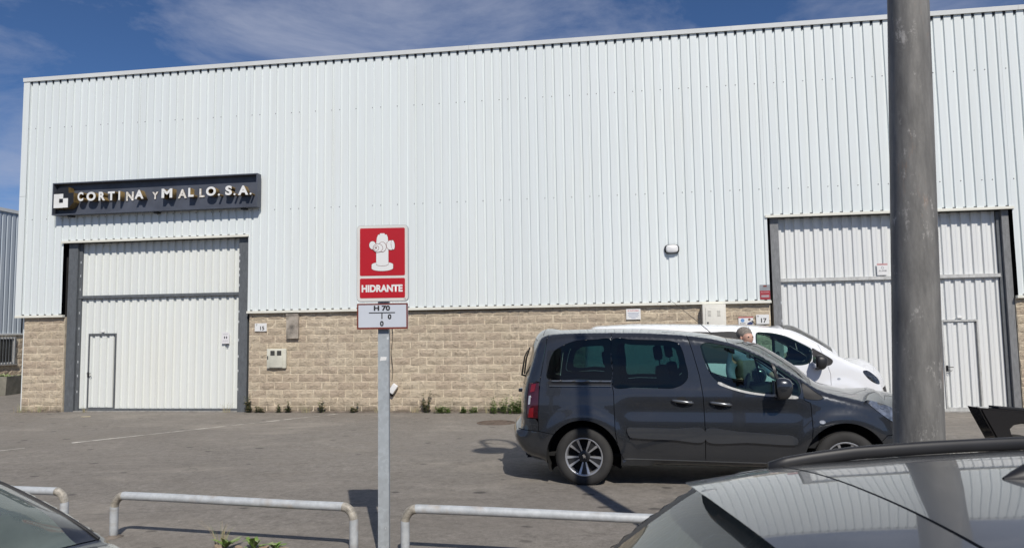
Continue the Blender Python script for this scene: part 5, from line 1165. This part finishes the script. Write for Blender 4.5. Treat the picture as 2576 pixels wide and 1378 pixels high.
# roof rails
for sd in (-1,1):
    pts=[]
    for x in np.linspace(.60,2.25,24):
        i=GC.near(x,1.46); p=GC.O[i]; w=GC.W(GC.O[i:i+1])[0]; u=(x-.60)/1.65; up=.022*min(1,u/.16,(1-u)/.12)**.6; pts.append((p[0],sd*(w+.008),p[1]+.006+up))
    vs=[];fs=[];n=10
    for k,(x,y,z) in enumerate(pts):
        for q in range(n): an=2*math.pi*q/n; vs.append((x,y+.015*math.copysign(abs(math.cos(an))**.7,math.cos(an)),z-.008+.020*math.copysign(abs(math.sin(an))**.7,math.sin(an))))
    for k in range(len(pts)-1):
        for q in range(n): a=k*n+q; b_=k*n+(q+1)%n; fs.append((a,b_,b_+n,a+n))
    fs+= [tuple(range(n-1,-1,-1)),tuple(range((len(pts)-1)*n,len(pts)*n))]
    b=MB(); b.add(vs,fs); b.build('roof_rail',M['ink'],GC.root,True)
# shark fin aerial
b=MB(); P=[(0,.0),(.05,.022),(.10,.035),(.15,.030)]; vs=[]; zt=GC.O[GC.near(1.05,1.49)][1]+.034
secs=[(-.03,.004,.004),(.0,.020,.020),(.06,.033,.050),(.11,.036,.062),(.16,.032,.040),(.20,.012,.006)]; fs=[];n=9
for dx_,hw,hh in secs:
    for q in range(n): an=math.pi*q/(n-1); vs.append((1.00+dx_,hw*math.cos(an),zt+hh*math.sin(an)))
for k in range(len(secs)-1):
    for q in range(n-1): a=k*n+q; fs.append((a,a+1,a+n+1,a+n))
b.add(vs,fs); b.build('shark_fin_aerial',M['black'],GC.root,True)
b=MB(); b.prism([(.25,.55),(.75,.55),(.75,.94),(.28,.92)],-.62,.62); b.build('parcel_shelf',M['seat'],GC.root)
for y in (-.38,.38): GC.seat(.95,y,.48,.5,.6); GC.seat(1.85,y,.45)

# ------------------------------------------------------------------ black saloon at the lower left, its rear to the right
def W_sal(x,z):
    return .89-.26*np.clip((z-.93)/.5,0,1.2)**1.2-.05*np.clip((.36-z)/.2,0,1)**2-.03*((np.clip(z,.3,.95)-.6)/.4)**2-.22*np.clip((x-3.4)/1.1,0,1)**2.2-.10*np.clip((.5-x)/.5,0,1)**2
lo_=[(.22,.26),(.07,.32),(.0,.5),(.0,.72),(.02,.90),(.05,.962),(.10,.982),(.20,.992),(.28,1.0),(.345,1.03),(.535,1.147),(.76,1.263),(1.0,1.345),(1.3,1.39),(1.7,1.415),(2.1,1.40),(2.45,1.345),(2.8,1.2),(3.15,1.02),(3.35,.95),(4.0,.85),(4.3,.72),(4.4,.5),(4.3,.3),(4.1,.22),(2.5,.2),(1.2,.22)]
LC=Car('black_saloon',lo_,W_sal,lambda x,z:.055+.05*rng_smooth(.4,.0,x),lambda x,z:.045+(.10*rng_smooth(.35,.02,x) if x<.35 else 0)+(.10*rng_smooth(.34,.5,x)*(1-rng_smooth(.9,1.2,x))),(.95,3.5),.315,.36,(-2.12,-14.10,-.050),R(180-8),'black saloon car in the lower left corner, its sloping rear window toward us','car',.22)
PB=M['paint_black']
lsw=catmull([(.95,1.02),(1.0,1.12),(1.25,1.25),(1.6,1.31),(2.0,1.31),(2.4,1.25),(2.8,1.05),(2.82,.98),(2.6,.955),(1.7,.955),(1.1,.97)],True,.04)[0]
ld=[(1.62,2),(1.60,1.3),(1.7,.6),(1.7,.1)]; lf=[(2.75,2),(2.86,1.0),(2.86,.6),(2.7,.1)]
LC.side([('tail_lamp',[(-.3,.90),(.14,.90),(.30,.84),(.28,.74),(-.3,.74)],M['lens_dark']),('rear_wing',[(-1,2)]+ld+[(-1,.1)],PB),('door',ld+lf[::-1],PB),('front_wing',lf+[(6,.1),(6,2)],PB)],[lsw],PB)
LC.under(.94); LC.window(lsw,M['glass_near'],.03)
for x in (.95,3.5):
    for y in (-.765,.765): LC.wheel(x,y,.315,.20,.205,0)
k0=LC.near(.03,.93); k1=LC.near(.33,1.02); k2=LC.near(1.10,1.365); k3=LC.near(2.45,1.345); k4=LC.near(3.2,.99); k5=LC.near(4.3,.70); k6=LC.near(4.2,.26)
LC.strip('rear_bumper',LC.near(.22,.26),k0,PB); LC.strip('boot_lid',k0,k1,PB,gap=.005); LC.strip('rear_window',k1,k2,M['glass_saloon'],-.84,.84); LC.strip('window_surround',k1,k2,M['paint_black'],-1,-.84,4); LC.strip('window_surround',k1,k2,M['paint_black'],.84,1,4)
LC.strip('roof',k2,k3,PB); LC.strip('windscreen',k3,k4,M['glass_near'],-.93,.93); LC.strip('windscreen_pillar',k3,k4,PB,-1,-.93,2); LC.strip('windscreen_pillar',k3,k4,PB,.93,1,2); LC.strip('bonnet',k4,k5,PB); LC.strip('front_bumper',k5,k6,PB)
ib=LC.near(.05,.965); 
LC.strip('boot_lip',ib,LC.near(.12,.985),plain('grey_trim',(.20,.20,.21),.5),off=.012,gap=0)
for y in (-.38,.38): LC.seat(1.15,y,.46,.5,.55)
b=MB(); b.prism([(.45,.6),(1.15,.6),(1.15,.93),(.5,.96)],-.62,.62); b.build('parcel_shelf',M['seat'],LC.root)
b=MB(); b.tube([(LC.O[i][0],sd*(LC.W(LC.O[i:i+1])[0]),LC.O[i][1]+.003) for sd in (-1,) for i in range(k1,k2,3)],.006,6); b.build('window_trim',M['ink'],LC.root)
b=MB(); b.tube([(LC.O[i][0],(LC.W(LC.O[i:i+1])[0]),LC.O[i][1]+.003) for i in range(k1,k2,3)],.006,6); b.build('window_trim',M['ink'],LC.root)

# ------------------------------------------------------------------ black motorcycle at the right edge (only its tail stands above the grey car)
MO=empty('motorcycle',(3.47,-8.62,zg(0,-8.6)),R(7),'black motorcycle at the right edge, its tail showing over the roof rail','motorcycle')
tz=.905
def mpiece(nm,poly,hw,mat,bev=.02):
    n=len(poly); bm=bmesh.new(); A=[bm.verts.new((x,-hw,z)) for x,z in poly]; B=[bm.verts.new((x,hw,z)) for x,z in poly]
    bm.faces.new(A); bm.faces.new(B[::-1])
    for i in range(n): bm.faces.new((A[i],B[i],B[(i+1)%n],A[(i+1)%n]))
    bmesh.ops.recalc_face_normals(bm,faces=bm.faces); bmesh.ops.bevel(bm,geom=[e for e in bm.edges if abs(e.verts[0].co.y-e.verts[1].co.y)<1e-5],offset=bev,segments=2,affect='EDGES')
    me=bpy.data.meshes.new(nm); bm.to_mesh(me); bm.free(); o=link(nm,me,mat,MO); set_smooth_angle(o,40); return o
mpiece('tail',[(0,tz),(.25,tz-.020),(.53,tz-.050),(.95,tz-.085),(.98,tz-.23),(.75,tz-.205),(.52,tz-.172),(.40,tz-.160),(.325,tz-.172),(.285,tz-.21),(.295,tz-.26),(.335,tz-.315),(.40,tz-.50),(.24,tz-.52),(.15,tz-.316),(.03,tz-.07)],.105,M['moto'],.016)
mpiece('seat',[(.20,tz+.004),(.53,tz-.026),(.95,tz-.058),(1.02,tz-.12),(.95,tz-.086),(.53,tz-.0515),(.20,tz-.014)],.08,M['seat'],.004)
mpiece('fuel_tank',[(1.0,.62),(1.0,.84),(1.15,.98),(1.40,1.0),(1.55,.92),(1.58,.72),(1.35,.62)],.14,M['moto'],.04); mpiece('engine',[(.85,.28),(1.45,.28),(1.5,.6),(.9,.6)],.16,M['alloydark'],.03); mpiece('front_fairing',[(1.5,.7),(1.62,1.02),(1.78,1.05),(1.86,.85),(1.75,.65)],.12,M['moto'],.03)
for x in (.38,1.80):
    b=MB(); b.lathe([(.24,-.05),(.29,-.055),(.315,-.02),(.315,.02),(.29,.055),(.24,.05)],'y',36,(x,0,.315)); w_=b.build('wheel',M['rubber'],MO,True)
    b=MB(); b.lathe([(.235,-.04),(.245,-.045),(.245,.045),(.235,.04)],'y',36,(x,0,.315))
    for k in range(6): a=2*math.pi*k/6; b.tube([(x,0,.315),(x+.24*math.cos(a),0,.315+.24*math.sin(a))],.012,6)
    b.build('rim',M['alloydark'],w_)
b=MB()
for y in (-.09,.09): b.tube([(1.80,y,.315),(1.62,y,.98)],.024,10); b.tube([(.38,y,.315),(.95,y*.8,.40)],.025,8)
b.build('forks',M['alloydark'],MO); b=MB(); b.tube([(1.50,-.36,1.02),(1.60,-.15,1.03),(1.60,.15,1.03),(1.50,.36,1.02)],.014,8); b.build('handlebar',M['black'],MO)
b=MB(); b.tube([(.95,.12,.30),(.95,.28,.0)],.012,6); b.build('side_stand',M['alloydark'],MO)

# ------------------------------------------------------------------ person standing between the two vans
PE=empty('person',(1.74,-6.02,zg(0,-6.0)),R(-62),'person in blue shirt and olive vest between the two vans','person')
def skin(name,nodes,edges,mat,parent,root=0,sub=2):
    me=bpy.data.meshes.new(name); me.from_pydata([n[0] for n in nodes],edges,[]); o=link(name,me,mat,parent)
    o.modifiers.new('skin','SKIN'); o.modifiers['skin'].use_smooth_shade=True
    sv=me.skin_vertices[0].data
    for i,n in enumerate(nodes):
        r_=n[1]; sv[i].radius=(r_,r_) if not isinstance(r_,tuple) else r_; sv[i].use_root=(i==root)
    m=o.modifiers.new('sub','SUBSURF'); m.levels=sub; m.render_levels=sub; return o
# x = facing direction, y = left
N=[((0,0,.93),(.15,.12)),((.0,0,1.12),(.145,.11)),((.02,0,1.34),(.17,.115)),((.03,0,1.44),(.09,.08)),((.055,0,1.50),.055),((.085,0,1.565),.082),((.095,0,1.63),(.098,.112)),((.085,0,1.695),(.080,.095)),
 ((.01,.17,1.40),.062),((.16,.24,1.20),.048),((.36,.20,1.10),.038),((.44,.19,1.08),.034),((.52,.18,1.07),.020),
 ((.01,-.17,1.40),.062),((.02,-.24,1.14),.048),((.12,-.22,.92),.038),((.16,-.21,.85),.034),((.19,-.20,.78),.020),
 ((.0,.09,.86),.085),((.02,.10,.48),.062),((0,.10,.10),.045),((.14,.11,.035),.038),((.0,-.09,.86),.085),((.02,-.10,.48),.062),((0,-.10,.10),.045),((.14,-.11,.035),.038),((.185,0,1.60),.016)]
Ed=[(0,1),(1,2),(2,3),(3,4),(4,5),(5,6),(6,7),(2,8),(8,9),(9,10),(10,11),(11,12),(2,13),(13,14),(14,15),(15,16),(16,17),(0,18),(18,19),(19,20),(20,21),(0,22),(22,23),(23,24),(24,25),(6,26)]
body=skin('body',N,Ed,M['skin'],PE)
skin('shirt',[((0,0,.95),(.17,.14)),((.0,0,1.12),(.165,.13)),((.02,0,1.34),(.19,.135)),((.03,0,1.44),(.105,.095)),((.01,.175,1.405),.078),((.15,.245,1.21),.064),((.33,.205,1.115),.052),((.01,-.175,1.405),.078),((.02,-.245,1.15),.064),((.10,-.225,.96),.052)],[(0,1),(1,2),(2,3),(2,4),(4,5),(5,6),(2,7),(7,8),(8,9)],M['shirt'],PE)
skin('vest',[((0,0,.98),(.185,.15)),((.0,0,1.15),(.18,.145)),((.02,0,1.35),(.205,.15)),((.03,0,1.44),(.12,.108)),((.01,.15,1.42),.085),((.01,-.15,1.42),.085)],[(0,1),(1,2),(2,3),(2,4),(2,5)],M['jacket'],PE)
skin('trousers',[((0,0,.96),(.165,.13)),((.0,.09,.86),.10),((.02,.10,.48),.078),((0,.10,.12),.066),((.0,-.09,.86),.10),((.02,-.10,.48),.078),((0,-.10,.12),.066)],[(0,1),(1,2),(2,3),(0,4),(4,5),(5,6)],M['trouser'],PE)
def ball(nm,c,r_,mat,parent,seg=16):
    bm=bmesh.new(); bmesh.ops.create_uvsphere(bm,u_segments=seg,v_segments=10,radius=1)
    for v in bm.verts: v.co=Vector((v.co.x*r_[0],v.co.y*r_[1],v.co.z*r_[2]))
    me=bpy.data.meshes.new(nm); bm.to_mesh(me); bm.free(); o=link(nm,me,mat,parent,True); o.location=c; return o
ball('hair',(.042,0,1.675),(.112,.106,.098),M['hair'],PE); 
for y in (-.034,.034): ball('eye',(.180,y,1.632),(.010,.012,.009),M['ink'],PE,10)
for y in (-.088,.088): ball('ear',(.085,y,1.61),(.022,.012,.034),M['skin'],PE,10)
ball('mouth',(.168,0,1.565),(.010,.026,.006),plain('lips',(.40,.14,.12),.5),PE,10)
